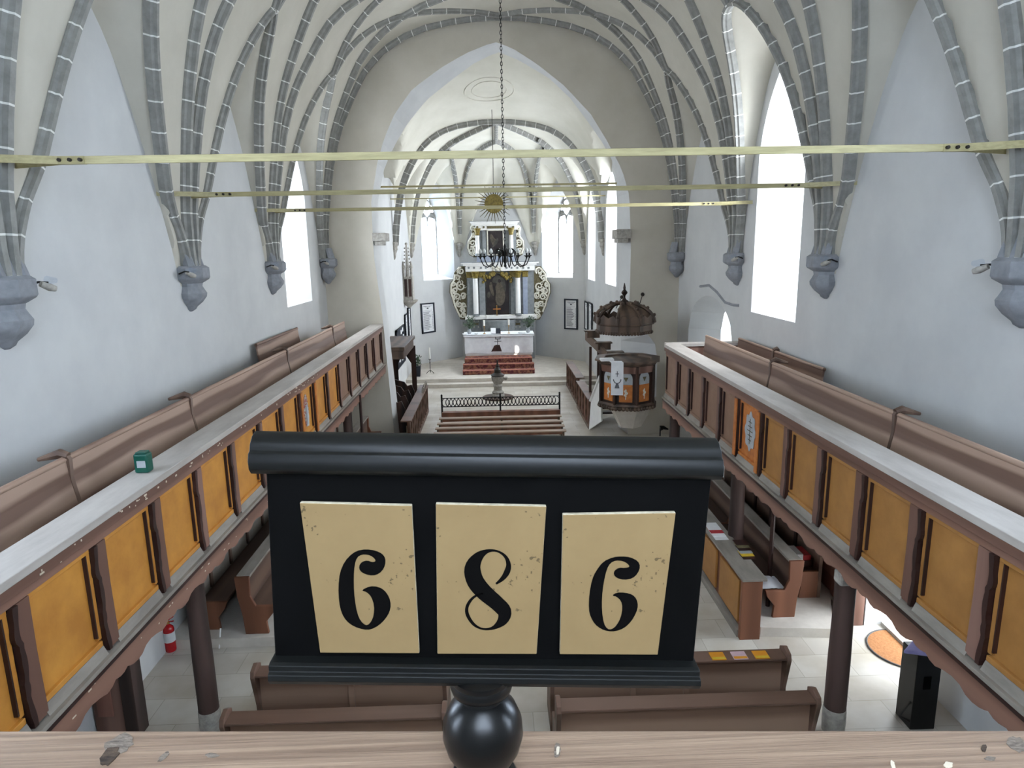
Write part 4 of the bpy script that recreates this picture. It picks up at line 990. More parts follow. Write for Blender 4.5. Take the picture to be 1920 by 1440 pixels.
# items on altar
def stand_candle(px, ybase, label, h, group):
    c = aty(px, ybase, 31.2); c.z = zt_
    t = thing('candlestick', label, 'candlestick', c, group)
    mb = MB(); mb.lathe([(.07, 0), (.06, .02), (.015, .04), (.012, h*.45), (.025, h*.5), (.012, h*.55), (.045, h*.6), (.045, h*.62)], c, 12); build('stem', mb, 'brass', t, smooth=40)
    mb = MB(); mb.lathe([(.042, h*.62), (.042, h*1.05)], c, 14); build('candle', mb, 'candle', t, smooth=40)
stand_candle(908, 622, 'left white candle in a slim stick on the altar', .62, 'altar candlesticks')
stand_candle(954, 621, 'right white candle in a slim stick on the altar', .64, 'altar candlesticks')
def vase(px, s, label):
    c = aty(px, 622, 31.3); c.z = zt_
    t = thing('flower_vase', label, 'flower vase', c, 'vases of greenery on the altar')
    mb = MB(); mb.lathe([(.06, 0), (.09, .05), (.1, .12), (.06, .2), (.08, .24)], c, 14); build('vase', mb, 'greypaint', t, smooth=40)
    mb = MB(); lf = MB()
    for k in range(26):
        a = random.uniform(0, 6.3); h = random.uniform(.3, .75); r = random.uniform(.05, .36)
        e_ = c+Vector((r*math.cos(a), r*math.sin(a)*.6, h)); mb.tube([c+Vector((0, 0, .2)), (c+e_)/2+Vector((0, 0, .15)), e_], .006, 4)
        for q_ in range(5):
            p = e_+Vector((random.uniform(-.07, .07), random.uniform(-.07, .07), random.uniform(-.1, .06))); d_ = Vector((random.uniform(-1, 1), random.uniform(-1, 1), random.uniform(-.4, 1))).normalized(); o_ = d_.orthogonal().normalized()
            lf.add([p, p+d_*.05+o_*.025, p+d_*.11, p+d_*.05-o_*.025], [(0, 1, 2, 3)])
    build('stems', mb, 'leaf', t); build('leaves', lf, 'leaf', t)
vase(880, -1, 'bushier vase of greenery on the left end of the altar'); vase(990, 1, 'vase of greenery on the right end of the altar')
c = aty(930, 622, 31.2); c.z = zt_; t = thing('altar_book', 'open white book on a small dark stand in the middle of the altar', 'book', c)
mb = MB(); mb.prism([(c.x-.22, 31.1, zt_), (c.x-.22, 31.35, zt_), (c.x-.22, 31.33, zt_+.16)], (.44, 0, 0)); build('book_stand', mb, 'darkwood_shade', t)
mb = MB(); mb.prism([(c.x-.25, 31.08, zt_+.04), (c.x-.25, 31.1, zt_+.02), (c.x-.25, 31.32, zt_+.24), (c.x-.25, 31.3, zt_+.26)], (.24, 0, 0)); build('left_page', mb, 'paper', t)
mb = MB(); mb.prism([(c.x+.0, 31.08, zt_+.04), (c.x, 31.1, zt_+.02), (c.x, 31.32, zt_+.22), (c.x, 31.3, zt_+.24)], (.2, 0, 0)); build('dark_page', mb, 'darkframe', t)
c = R_(932, 596, 33.15); c.y = 33.2; t = thing('altar_cross', 'small orange-brown standing cross before the large altar painting', 'cross', c)
t.location = (c.x, 33.18, Z(592)); t['_b'] = list(t.location); c = Vector(t.location); mb = MB(); mb.box((c.x-.12, c.y-.05, c.z), (c.x+.12, c.y+.05, c.z+.03)); mb.box((c.x-.02, c.y-.015, c.z), (c.x+.02, c.y+.015, c.z+.55)); build('upright', mb, 'brass', t)
mb = MB(); mb.box((c.x-.19, c.y-.017, c.z+.34), (c.x+.19, c.y+.017, c.z+.375)); build('crossbar', mb, 'orange', t)
for px, lb in ((871, 'white folded card at the left edge of the altar'), (893, 'small white dish beside the left vase'), (975, 'small grey dish towards the right end of the altar'), (981, 'white folded card beside the right vase')):
    c = aty(px, 625, 31.1); c.z = zt_; mb = MB()
    if 'dish' in lb: mb.lathe([(.04, 0), (.08, .03), (.1, .06), (.09, .06), (.05, .02)], c, 14)
    else: mb.prism([(c.x-.1, c.y-.08, c.z), (c.x+.1, c.y-.08, c.z), (c.x+.1, c.y+.08, c.z), (c.x-.1, c.y+.08, c.z)], (0, 0, .05))
    tag(build('altar_dish' if 'dish' in lb else 'altar_card', mb, 'paper', base=c, smooth=40), lb, 'dish' if 'dish' in lb else 'card')
# altar steps with carpet
sx0, sx1 = atz(868, 703, .3).x, atz(1003, 701, .3).x
t = thing('altar_steps', 'three altar steps covered with red patterned carpet', 'steps', ((sx0+sx1)/2, 29.4, .3))
for k in range(3):
    y0 = 29.35+k*.42; z1 = .3+.2*(k+1); ins = [0, .0, .06][k]
    mb = MB(); mb.box((sx0+ins, y0, .3), (sx1-ins, 32.2 if k == 2 else y0+.45, z1)); o = build('carpeted_step', mb, 'carpet', t, bevel=.025)
    mb = MB(); mb.box((sx0+ins-.005, y0-.006, z1-.03), (sx1-ins+.005, y0+.1, z1+.004)); build('carpet_border', mb, 'carpetlight', o)

# ================================================================= SUNBURST
c = aty(926, 382, 26.0); t = thing('sunburst', 'gilded sunburst with thin rays hanging on a wire in the chancel', 'hanging ornament', c)
r1, r2 = 17*26/1250, 35*26/1250
mb = MB(); mb.tube([c+Vector((0, -.03, 0)), c+Vector((0, .03, 0))], r1, 28); build('disc', mb, 'gold', t, bevel=.01)
for k in range(28):
    a = 2*PI*k/28+.05; rr = r2*(1 if k % 2 else .88); d_ = Vector((math.cos(a), 0, math.sin(a)))
    mb = MB(); mb.tube([c+d_*r1*.95, c+d_*rr], [.028, .008], 4); build('ray', mb, 'gold2', t)
zt2 = zc(c.x, c.y); mb = MB(); mb.tube([c+Vector((0, 0, r1)), Vector((c.x, c.y, zt2))], .012, 5); build('wire', mb, 'wrought', t)
# ceiling roundel
mb = MB(); cc = (CC-.25, 24.4)
for rr in (.6, .85):
    pts = []
    for k in range(41):
        a = 2*PI*k/40; x, y = cc[0]+rr*math.cos(a), cc[1]+rr*math.sin(a)*1.0; pts.append((x, y, zc(x, y)-.0))
    mb.tube(pts, .025, 6)
struct('trim_roundel', mb, 'vaultC', smooth=60)

# ================================================================= FONT
c = atz(934, 746, 0); c.z = 0
t = thing('baptismal_font', 'grey carved stone baptismal font with a pointed turned lid', 'font', c)
mb = MB(); mb.lathe([(.62, 0), (.62, .05), (.6, .06)], c, 24); build('round_step', mb, 'pewY', t)
mb = MB(); mb.lathe([(.27, .06), (.27, .12), (.22, .18), (.24, .24), (.17, .32), (.16, .42), (.19, .5), (.16, .57), (.2, .66), (.24, .74), (.26, .86), (.24, .9)], c, 16); build('stone_basin', mb, 'greystone', t, smooth=35)
mb = MB(); mb.lathe([(.26, .9), (.28, .93), (.2, .98), (.14, 1.02), (.12, 1.1), (.15, 1.14), (.1, 1.18), (.06, 1.26), (.08, 1.3), (.04, 1.36), (.03, 1.44), (.04, 1.48), (.01, 1.54)], c, 16); build('lid', mb, 'wrought', t, smooth=35)
mb = MB(); d_ = c+Vector((.31, -.08, .78)); mb.lathe([(.03, -.05), (.08, 0), (.1, .05), (.08, .07), (.02, .03)], d_, 12); build('small_bowl', mb, 'greystone', t, smooth=40)

# ================================================================= RAILING AND BENCHES
ra, rb = aty(828, 743, 23.0), aty(1049, 740, 23.0); xm = (ra.x+rb.x)/2
t = thing('iron_railing', 'black iron railing of overlapping ovals in front of the font', 'railing', (xm, 23, 0))
hz = .72
for x in (ra.x, xm-.02, rb.x):
    mb = MB(); mb.box((x-.03, 22.97, 0), (x+.03, 23.03, hz+.04)); mb.sphere((x, 23, hz+.06), .035, 8); build('post', mb, 'dark', t)
for z in (hz-.05, .36):
    mb = MB(); mb.box((ra.x, 22.985, z-.012), (rb.x, 23.015, z+.012)); build('horizontal_bar', mb, 'dark', t)
n_ = 32; wd = (rb.x-ra.x)/n_
for k in range(n_-1):
    x = ra.x+wd*(k+1); mb = MB(); mb.tube([(x+wd*.95*math.cos(a), 23.0+(.006 if k % 2 else -.006), (hz+.31)/2+(hz-.41)/2*math.sin(a)) for a in [2*PI*q/14 for q in range(15)]], .016, 4, cap=False); build('oval', mb, 'dark', t, smooth=60)
mb = MB(); mb.box((ra.x, 22.85, .02), (rb.x, 23.1, .18)); build('plank', mb, 'pewend', t)
mb = MB(); mb.box((ra.x+.1, 23.12, 0), (xm+.1, 23.5, .06)); mb.box((ra.x+.9, 23.1, .06), (xm, 23.4, .1)); tag(build('folded_rug', mb, 'pink', base=(xm-1, 23.3, 0), bevel=.015), 'folded pink and grey rug lying behind the iron railing', 'rug')
for i, (py0, lb) in enumerate(((783, 'plain low bench nearest the iron railing'), (793, 'second plain low bench from the iron railing'), (801.5, 'third plain low bench, half hidden by the hymn board'), (811, 'plain low bench mostly hidden behind the hymn board'))):
    a, b = atz(823-i*3.5, py0+2, .45), atz(1053+i*3, py0-3, .45); yb = (a.y+b.y)/2; xa_, xb_ = a.x, b.x
    t = thing('low_bench', lb, 'bench', (xm, yb, 0), 'low benches behind the hymn board')
    mb = MB(); mb.box((xa_, yb, .41), (xb_, yb+.2, .45)); build('seat', mb, 'benchtop', t, bevel=.006)
    mb = MB(); mb.box((xa_+.05, yb+.04, .33), (xb_-.05, yb+.07, .41)); build('stretcher', mb, 'pewend', t)
    for x in (xa_+.08, xm, xb_-.08):
        mb = MB(); mb.box((x-.03, yb+.02, 0), (x+.03, yb+.25, .41)); build('leg', mb, 'pew', t)

# ================================================================= FRAMED BOARDS
def wallboard(P, out, name, label, rows=18, header=True, fm='darkframe', inner='paper'):
    """P: 4 corners tl,tr,br,bl on wall; out: outward vector"""
    P = [Vector(p) for p in P]; out = Vector(out).normalized(); c = sum(P, Vector())/4
    t = thing(name, label, 'framed board', c)
    lerp2 = lambda u_, v_: (P[0].lerp(P[1], u_)).lerp(P[3].lerp(P[2], u_), v_)
    mb = MB(); mb.prism([p+out*.01 for p in P], out*.02); build('paper_panel', mb, inner, t)
    mb = MB(); wu = .09; wv_ = .045
    for (u0, v0, u1, v1) in ((0, 0, 1, wv_), (0, 1-wv_, 1, 1), (0, 0, wu, 1), (1-wu, 0, 1, 1)):
        mb.prism([lerp2(u0, v0)+out*.01, lerp2(u1, v0)+out*.01, lerp2(u1, v1)+out*.01, lerp2(u0, v1)+out*.01], out*.05)
    build('frame', mb, fm, t)
    mb = MB()
    if header:
        for (u0, v0, u1, v1) in ((.2, .1, .8, .115), (.3, .13, .42, .14), (.58, .13, .7, .14), (.44, .15, .56, .2), (.15, .25, .85, .255)): mb.prism([lerp2(u0, v0)+out*.031, lerp2(u1, v0)+out*.031, lerp2(u1, v1)+out*.031, lerp2(u0, v1)+out*.031], out*.003)
    for k in range(rows):
        v0 = .29+.62*k/rows; e_ = random.uniform(.5, .74)
        for (u0, u1) in ((.16, e_), (.8, .86)): mb.prism([lerp2(u0, v0)+out*.031, lerp2(u1, v0)+out*.031, lerp2(u1, v0+.014)+out*.031, lerp2(u0, v0+.014)+out*.031], out*.003)
    build('lines_of_writing', mb, 'text', t); return t
def on_facet(px, py, i):
    a, b = Vector(CP[i]), Vector(CP[i+1]); s = facet_par(px, py, CP[i], CP[i+1]); p = a+(b-a).normalized()*s; r = ray(px, py); k = p.y/r.y
    return Vector((p.x, p.y, EZ+r.z*k))
def facn(i):
    a, b = Vector(CP[i]), Vector(CP[i+1]); n = Vector((b.y-a.y, -(b.x-a.x), 0)); 
    if n.dot(Vector((CC-(a.x+b.x)/2, 28-(a.y+b.y)/2, 0))) < 0: n = -n
    return n.normalized()
wallboard([on_facet(*p, 2) for p in [(787.5, 569), (813, 567), (816, 622), (791, 626)]], facn(2), 'memorial_board', 'black framed memorial board with lines of writing, left of the altar')
wallboard([on_facet(*p, 4) for p in [(1059, 560), (1084, 561), (1084, 618), (1059, 617)]], facn(4), 'memorial_board', 'black framed memorial board with lines of writing, right of the altar')
def sideb(x, y0, y1, z0, z1): return [(x, y0, z1), (x, y1, z1), (x, y1, z0), (x, y0, z0)]
wallboard(sideb(4.38, 32.0, 30.9, 1.95, 3.3), (-1, 0, 0), 'narrow_board', 'edge-on framed board on the right chancel wall, the farther of two', rows=14)
wallboard(sideb(4.38, 30.7, 29.6, 2.0, 3.35), (-1, 0, 0), 'narrow_board', 'edge-on framed board on the right chancel wall, the nearer of two', rows=14)
wallboard(sideb(-3.88, 29.9, 30.7, 1.75, 3.3), (1, 0, 0), 'narrow_board', 'edge-on framed board on the left chancel wall, the farther of two', rows=14)
wallboard(sideb(-3.88, 28.8, 29.6, 1.8, 3.1), (1, 0, 0), 'narrow_board', 'edge-on framed board on the left chancel wall, the nearer of two', rows=14)
b_ = [atx(742, 616, -3.88), atx(760, 612, -3.88)]
t = wallboard(sideb(-3.88, 26.0, 28.3, 1.2, 2.75), (1, 0, 0), 'slate_board', 'large black gridded board with white slips on the left chancel wall', rows=0, header=False, inner='darkframe')
mb = MB()
for (y, z) in [(27.2, 2.45), (27.7, 2.5), (27.9, 2.2), (26.6, 1.7), (27.1, 1.65), (27.6, 1.7), (26.5, 1.4), (27.3, 1.35), (27.8, 1.4)]: mb.box((-3.85, y, z), (-3.83, y+.28, z+.16))
build('white_slip', mb, 'paper', t)
# tabernacle (sacrament house)
t = thing('sacrament_tabernacle', 'tall narrow gothic stone tabernacle with pinnacle on the left chancel wall', 'tabernacle', (-3.75, 29.3, 3.4))
mb = MB(); mb.box((-3.9, 29.1, 3.7), (-3.48, 29.6, 4.7)); build('niche_body', mb, 'greystone', t, bevel=.02)
mb = MB(); mb.box((-3.84, 29.08, 3.85), (-3.72, 29.1, 4.6)); mb.box((-3.66, 29.08, 3.85), (-3.54, 29.1, 4.6)); build('dark_opening', mb, 'darkwood_shade', t)
mb = MB(); mb.lathe([(.05, 0), (.2, .15), (.35, .25), (.4, .35)], (-3.7, 29.35, 3.35), 8); build('console', mb, 'greystone', t)
mb = MB()
for x in (-3.85, -3.68, -3.52): mb.lathe([(.05, 0), (.05, .4), (.08, .42), (.02, .7)], (x, 29.12, 4.65), 6)
build('small_pinnacles', mb, 'greystone', t)
mb = MB(); mb.lathe([(.1, 0), (.07, .5), (.05, .9), (.03, 1.35)], (-3.7, 29.25, 4.7), 8)
for k in range(8):
    for s in (-1, 1): mb.sphere((-3.7+s*(.14-.009*k), 29.25, 4.85+k*.15), .035, 6)
mb.sphere((-3.7, 29.25, 6.08), .06, 8); build('crocketed_spire', mb, 'greystone', t)
# floor candlestick
c = atz(807, 700, .3); t = thing('floor_candlestick', 'tall white candle on a three-legged iron floor stand left of the altar', 'candlestick', c)
mb = MB(); mb.lathe([(.015, .12), (.015, .45), (.03, .48), (.015, .52), (.015, .62), (.06, .64), (.06, .66)], c, 10)
build('stand', mb, 'wrought', t, smooth=40)
for k in range(3):
    a = 2*PI*k/3-.5; mb = MB(); mb.tube([c+Vector((0, 0, .14)), c+Vector((.1*math.cos(a), .1*math.sin(a), .1)), c+Vector((.2*math.cos(a), .2*math.sin(a), .012))], .014, 6); build('leg', mb, 'wrought', t)
mb = MB(); mb.lathe([(.04, .66), (.036, 1.18)], c, 12); build('candle', mb, 'candle', t, smooth=40)
c = atz(768, 706, .3); c.x = -3.45; t = thing('potted_plant', 'plant in a tall black pot at the left chancel wall', 'plant', c)
mb = MB(); mb.lathe([(.13, 0), (.18, .45), (.19, .47), (.16, .47)], c, 4, a0=PI/4); build('pot', mb, 'darkframe', t)
mb = MB()
for k in range(60):
    a = random.uniform(0, 6.3); h = random.uniform(.45, .95); p = c+Vector((random.uniform(-.12, .12), random.uniform(-.12, .12), h)); d_ = Vector((math.cos(a), math.sin(a), .8)).normalized(); o_ = d_.orthogonal()
    mb.add([p, p+d_*.06+o_*.03, p+d_*.13, p+d_*.06-o_*.03], [(0, 1, 2, 3)])
mb.tube([c+Vector((0, 0, .4)), c+Vector((0, 0, .9))], .012, 5); build('leaves', mb, 'leaf', t)

# ================================================================= CHOIR STALLS
def plank_screen(x, Y0, Y1, z0, z1, side, label, name='stall_screen', curl=False, n=None):
    t = thing(name, label, 'choir stall', (x, (Y0+Y1)/2, z0)); n = n or int((Y1-Y0)/.42)
    mb = MB(); mb.box((x-side*.03, Y0, z0), (x-side*.07, Y1, z1-.04)); build('backing', mb, 'pewend', t)
    for k in range(n+1):
        y = Y0+(Y1-Y0-.06)*k/n; mb = MB(); mb.box((x-side*.06, y, z0), (x+side*.02, y+.07, z1-.04)); build('stile', mb, 'pew', t, bevel=.005)
    mb = MB(); mb.box((x-side*.26, Y0, z1-.04), (x+side*.05, Y1, z1)); mb.box((x-side*.06, Y0, z0), (x+side*.03, Y1, z0+.12)); build('desk_top', mb, 'pew', t, bevel=.006)
    if curl:
        for k in range(3):
            mb = MB(); y = Y1-.2-k*.5; mb.tube([(x, y-.2+.2*math.cos(a)*.9, z1+.02+.16*math.sin(a)) for a in [PI*q/10 for q in range(11)]], .03, 6); build('curled_book_rest', mb, 'dust', t)
    return t
plank_screen(-2.5, 18.6, 23.8, 0, 1.02, 1, 'low panelled stall front left of the low benches', curl=True)
t = thing('choir_stall', 'tall dark choir stall with canopy behind the left arch pier', 'choir stall', (-3.3, 24.5, 0))
xs_ = -3.3
mb = MB(); mb.box((-3.85, 21.6, 2.6), (-2.95, 24.6, 2.72)); mb.box((-3.8, 21.7, 2.3), (-3.0, 24.5, 2.6)); build('canopy', mb, 'canopy', t, bevel=.02)
mb = MB(); mb.box((-3.86, 21.7, 0), (-3.78, 25.5, 2.4)); build('tall_back', mb, 'pulpitwood', t)
mb = MB(); o_ = [(24.4, 0), (24.55, 0), (24.55, 2.3), (24.4, 2.3)]
poly_holes(mb, [(-3.8, .2), (-2.95, .2), (-2.95, 2.35), (-3.8, 2.35)], [[(-3.62, .75), (-3.12, .75), (-3.12, 1.7), (-3.37, 2.1), (-3.62, 1.7)]], lambda a, z: Vector((a, 24.5, z))); poly_holes(mb, [(-3.8, .2), (-2.95, .2), (-2.95, 2.35), (-3.8, 2.35)], [[(-3.62, .75), (-3.12, .75), (-3.12, 1.7), (-3.37, 2.1), (-3.62, 1.7)]], lambda a, z: Vector((a, 24.56, z)))
build('arched_end_panel', mb, 'pulpitwood', t)
for k in range(4):
    mb = MB(); y = 21.0+k*.9; mb.prism([(-3.8, y, 0), (-2.95, y, 0), (-2.95, y, .8), (-3.05, y, 1.05), (-3.2, y, 1.0), (-3.3, y, 1.15), (-3.8, y, 1.3)], (0, .07, 0)); build('curved_armrest', mb, 'pulpitwood', t, bevel=.01)
mb = MB(); mb.box((-3.8, 21.0, .42), (-3.2, 24.4, .5)); build('seat', mb, 'pulpitwood', t)
# right stalls
plank_screen(3.0, 20.9, 24.0, 0, 1.0, -1, 'nearer low panelled stall front beside the white pulpit stair', n=4)
plank_screen(3.05, 24.3, 28.0, 0, 1.05, -1, 'farther low panelled stall front on the right of the chancel', n=6)

# ================================================================= PULPIT
pc = aty(1179, 700, 18.7); pcx = pc.x
t = thing('pulpit', 'polygonal dark wooden pulpit with orange and grey painted panels', 'pulpit', (pcx, 18.7, 1.2))
Zp = lambda py: aty(1179, py, 18.7).z
def ngon(r, z, k, n=8): a = 2*PI*k/n+PI/8-PI/2-.25; return Vector((pcx+r*math.cos(a), 18.9+r*math.sin(a), z))
rp = .8; zb_, zt_p = 1.38, 2.62
for k in range(8):
    a, b = ngon(rp, 0, k), ngon(rp, 0, k+1); mid = (a+b)/2; n = (mid-Vector((pcx, 18.9, 0))).normalized(); u_ = (b-a); L_ = u_.length; u_.normalize()
    if n.y > .75: continue
    def q3(s, z, o): p = a+u_*s+n*o; return Vector((p.x, p.y, z))
    mb = MB(); mb.prism([q3(0, zb_, -.04), q3(L_, zb_, -.04), q3(L_, zt_p-.1, -.04), q3(0, zt_p-.1, -.04)], -n*.03); sd = build('side_panel', mb, 'pulpitwood', t)
    o_ = [(.12, zb_+.12), (L_-.12, zb_+.12), (L_-.12, zb_+.62), (.12, zb_+.62)]
    mb = MB(); mb.prism([q3(s, z, -.03) for s, z in o_], -n*.02); build('orange_field', mb, 'orange', sd)
    m_ = L_/2; o_ = [(.12, zb_+.62), (L_-.12, zb_+.62), (L_-.12, zb_+.78)]+[(m_+(L_/2-.12)*math.cos(q), zb_+.78+.2*math.sin(q)) for q in [PI*j/8 for j in range(1, 8)]]+[(.12, zb_+.78)]
    mb = MB(); mb.prism([q3(s, z, -.03) for s, z in o_], -n*.02); build('grey_arched_field', mb, 'greypaint', sd)
    mb = MB(); mb.prism([q3(m_+.045*math.cos(q)*(1+.5*math.cos(5*q)), zb_+.38+.11*math.sin(q), -.028) for q in [2*PI*j/24 for j in range(24)]], n*.004); mb.tube([q3(m_, zb_+.2, -.025), q3(m_, zb_+.5, -.025)], .012, 5)
    build('painted_flower', mb, 'creamcarve', sd)
    mb = MB(); mb.prism([q3(m_-.07, zb_+.83, -.028), q3(m_, zb_+.7, -.028), q3(m_+.07, zb_+.83, -.028)], n*.004); build('painted_vase', mb, 'gold2', sd)
    mb = MB(); mb.prism([q3(-.0, zt_p-.1, .03), q3(L_, zt_p-.1, .03), q3(L_, zt_p-.3, .0), q3(0, zt_p-.3, .0)], -n*.06); build('carved_frieze', mb, 'frameZ', sd, bevel=.01)
    mb = MB(); mb.tube([q3(0, zb_, .0), q3(0, zt_p-.1, .0)], .045, 8); build('corner_post', mb, 'pulpitwood', t, smooth=40)
mb = MB(); mb.lathe([(.7, zt_p-.1), (.86, zt_p-.08), (.9, zt_p-.02), (.98, zt_p), (.98, zt_p+.05), (.72, zt_p+.05), (.7, zt_p)], (pcx, 18.9, 0), 8, a0=PI/8-PI/2-.25); build('top_moulding', mb, 'canopy', t)
mb = MB(); mb.lathe([(.6, zb_-.12), (.74, zb_-.1), (.8, zb_-.04), (.86, zb_), (.84, zb_+.06), (.7, zb_+.06)], (pcx, 18.9, 0), 8, a0=PI/8-PI/2-.25)
build('bottom_moulding', mb, 'canopy', t)
mb = MB()
for k in range(8):
    a, b = ngon(.84, zb_-.02, k), ngon(.84, zb_-.02, k+1)
    for j in range(6): mb.sphere(a.lerp(b, (j+.5)/6)-Vector((0, 0, .05)), .06, 6)
build('scalloped_edge', mb, 'canopy', t)
mb = MB(); mb.lathe([(.34, .62), (.36, .66), (.66, zb_-.15), (.68, zb_-.08)], (pcx+.1, 18.95, 0), 6, a0=PI/6+.1); build('plaster_base', mb, 'stonewarm', t)
# pulpit cloth
a = aty(1146, 668, 17.98); b = aty(1168, 716, 17.95); x0, x1 = a.x, b.x; yf = 17.93
t2 = thing('pulpit_cloth', 'white hanging cloth with cross and chalice emblem over the pulpit rim', 'cloth', ((x0+x1)/2, yf, 2.6))
n = Vector((-.25, -1, 0)).normalized(); pa_ = Vector((x0, yf+.02, 2.68)); u_ = Vector((x1-x0, -.05, 0)); dn = Vector((0, 0, -.9))
F_ = lambda s, q, o=0: pa_+u_*s+dn*q+n*o
mb = MB(); mb.prism([F_(0, 0), F_(1, 0), F_(1, 1), F_(0, 1)], n*.012); mb.prism([F_(0, 0), F_(1, 0), F_(1, 0)+Vector((.0, .3, .0)), F_(0, 0)+Vector((0, .3, .0))], (0, 0, .012)); build('cloth', mb, 'cloth', t2)
mb = MB(); mb.prism([F_(.47, .25, .014), F_(.53, .25, .014), F_(.53, .42, .014), F_(.47, .42, .014)], n*.004); mb.prism([F_(.36, .32, .014), F_(.64, .32, .014), F_(.64, .345, .014), F_(.36, .345, .014)], n*.004)
mb.prism([F_(.42, .62, .014), F_(.58, .62, .014), F_(.7, .78, .014), F_(.3, .78, .014)], n*.004)
mb.tube([F_(.5+.3*math.cos(q), .5-.13*math.sin(q), .014) for q in [PI+PI*j/10 for j in range(11)]], .014, 5); build('chalice_emblem', mb, 'text', t2)
c = aty(1137, 676, 18.3); c.z = zt_p+.05; mb = MB(); mb.box((c.x-.15, 18.3, c.z), (c.x+.22, 18.6, c.z+.06)); tag(build('pulpit_book', mb, 'paper', base=c, bevel=.01), 'closed pale book lying on the left rim of the pulpit', 'book')
# canopy
kc = aty(1173, 610, 18.7); t = thing('pulpit_canopy', 'brown wooden open-ribbed crown canopy hanging above the pulpit', 'canopy', (kc.x, 18.9, 3.4))
def kg(r, z, k, n=8): a = 2*PI*k/n+PI/8; return Vector((kc.x+r*math.cos(a), 18.95+r*math.sin(a), z))
z1, z2 = aty(1173, 627, 18.2).z, aty(1173, 609, 18.2).z
mb = MB(); mb.lathe([(.7, z1+.04), (.78, z1), (.8, z1+.02), (.8, z2-.06), (.86, z2-.04), (.87, z2), (.75, z2)], (kc.x, 18.95, 0), 8, a0=PI/8); build('sounding_board', mb, 'canopy', t)
mb = MB()
for k in range(8):
    for j in range(7): mb.sphere(kg(.8, z1-.0, k).lerp(kg(.8, z1-.0, k+1), (j+.5)/7), .05, 6)
build('scalloped_edge', mb, 'canopy', t)
ztop = aty(1173, 568, 18.9).z
for k in range(8):
    pts = [kg(.84*math.cos(q)+.03, z2+(ztop-z2)*math.sin(q), k) for q in [PI/2*j/8 for j in range(9)]]
    mb = MB(); mb.tube(pts, .05, 6); rb_ = build('curved_rib', mb, 'canopy', t, smooth=60)
    mb = MB()
    for j in (2, 4, 6): mb.sphere(pts[j]+(pts[j]-Vector((kc.x, 18.95, z2))).normalized()*.05, .05, 6)
    build('crocket', mb, 'canopy', rb_)
    a, b = kg(.84, z2, k), kg(.84, z2, k+1)
    mb = MB(); mb.prism([a, b, b+Vector((0, 0, .12)), a.lerp(b, .75)+Vector((0, 0, .24)), a.lerp(b, .5)+Vector((0, 0, .16)), a.lerp(b, .25)+Vector((0, 0, .24)), a+Vector((0, 0, .12))], ((a+b)/2-Vector((kc.x, 18.95, a.z)))*-.04); build('cresting', mb, 'canopy', t)
    if k in (5, 6):
        q0, q1 = 0.15, 1.0
        g = MB(); A = [kg(.8*math.cos(q), z2+(ztop-z2)*.97*math.sin(q), k) for q in [PI/2*j/8 for j in range(8)]]; B = [kg(.8*math.cos(q), z2+(ztop-z2)*.97*math.sin(q), k+1) for q in [PI/2*j/8 for j in range(8)]]
        for j in range(7): g.add([A[j], B[j], B[j+1], A[j+1]], [(0, 1, 2, 3)])
        build('dome_panel', g, 'canopy', t)
mb = MB(); mb.lathe([(.16, -.06), (.18, 0), (.07, .08), (.03, .14), (.03, .2), (.08, .26), (.09, .3), (.03, .38), (.04, .42), (.01, .56)], (kc.x, 18.95, ztop), 12); build('finial', mb, 'pulpitwood', t, smooth=40)
for (p0, p1) in (((1205, 552), (1193, 590)), ((1166, 557), (1155, 578))):
    mb = MB(); a = aty(*p0, 20.15); b = aty(*p1, 19.3); mb.tube([a, b], .012, 6); mb.sphere(a, .06, 8); build('wall_stay', mb, 'wrought', t)
# stair of the pulpit
t = thing('pulpit_stair', 'dark wooden stair rail with white side boards climbing to the pulpit', 'stair', (3.4, 21.5, 0))
a, b = aty(1097, 622, 22.5), aty(1150, 672, 20.2)
mb = MB(); mb.prism([a, b, b-Vector((0, 0, .28)), a-Vector((0, 0, .28))], (.06, .03, 0)); build('hand_rail', mb, 'canopy', t, bevel=.01)
for p in (aty(1108, 620, 22.0), aty(1128, 642, 21.2), aty(1150, 660, 20.6)):
    mb = MB(); mb.box((p.x-.2, p.y, p.z-.05), (p.x+.35, p.y+.3, p.z)); mb.box((p.x-.12, p.y+.02, p.z-.25), (p.x+.3, p.y+.06, p.z-.05)); build('ledge_step', mb, 'canopy', t, bevel=.01)
for px in (1107, 1122): 
    p = aty(px, 650, 22.0); mb = MB(); mb.box((p.x-.04, 21.95, 0), (p.x+.04, 22.03, p.z)); build('newel', mb, 'pulpitwood', t)
for k in range(7):
    mb = MB(); z = .25*(k+1); y = 19.2+.3*k; mb.box((3.25, 22.4-.32*k, z-.06), (4.05, 22.1-.32*k, z)); build('tread', mb, 'pulpitwood', t)
mb = MB(); q_ = [aty(1126, 706, 19.6), aty(1127, 790, 19.6), aty(1104, 806, 20.6), aty(1108, 752, 20.6)]
mb.prism(q_, (.05, .03, 0)); build('white_side_board', mb, 'marble', t)
mb = MB(); mb.tube([q_[0]+Vector((-.02, -.02, .02)), q_[3]+Vector((-.02, -.02, .02))], .045, 6); build('white_rail', mb, 'marble', t)
mb = MB(); mb.box((3.3, 19.7, 2.05), (4.0, 19.95, 2.55)); build('dark_landing_panel', mb, 'pulpitwood', t)
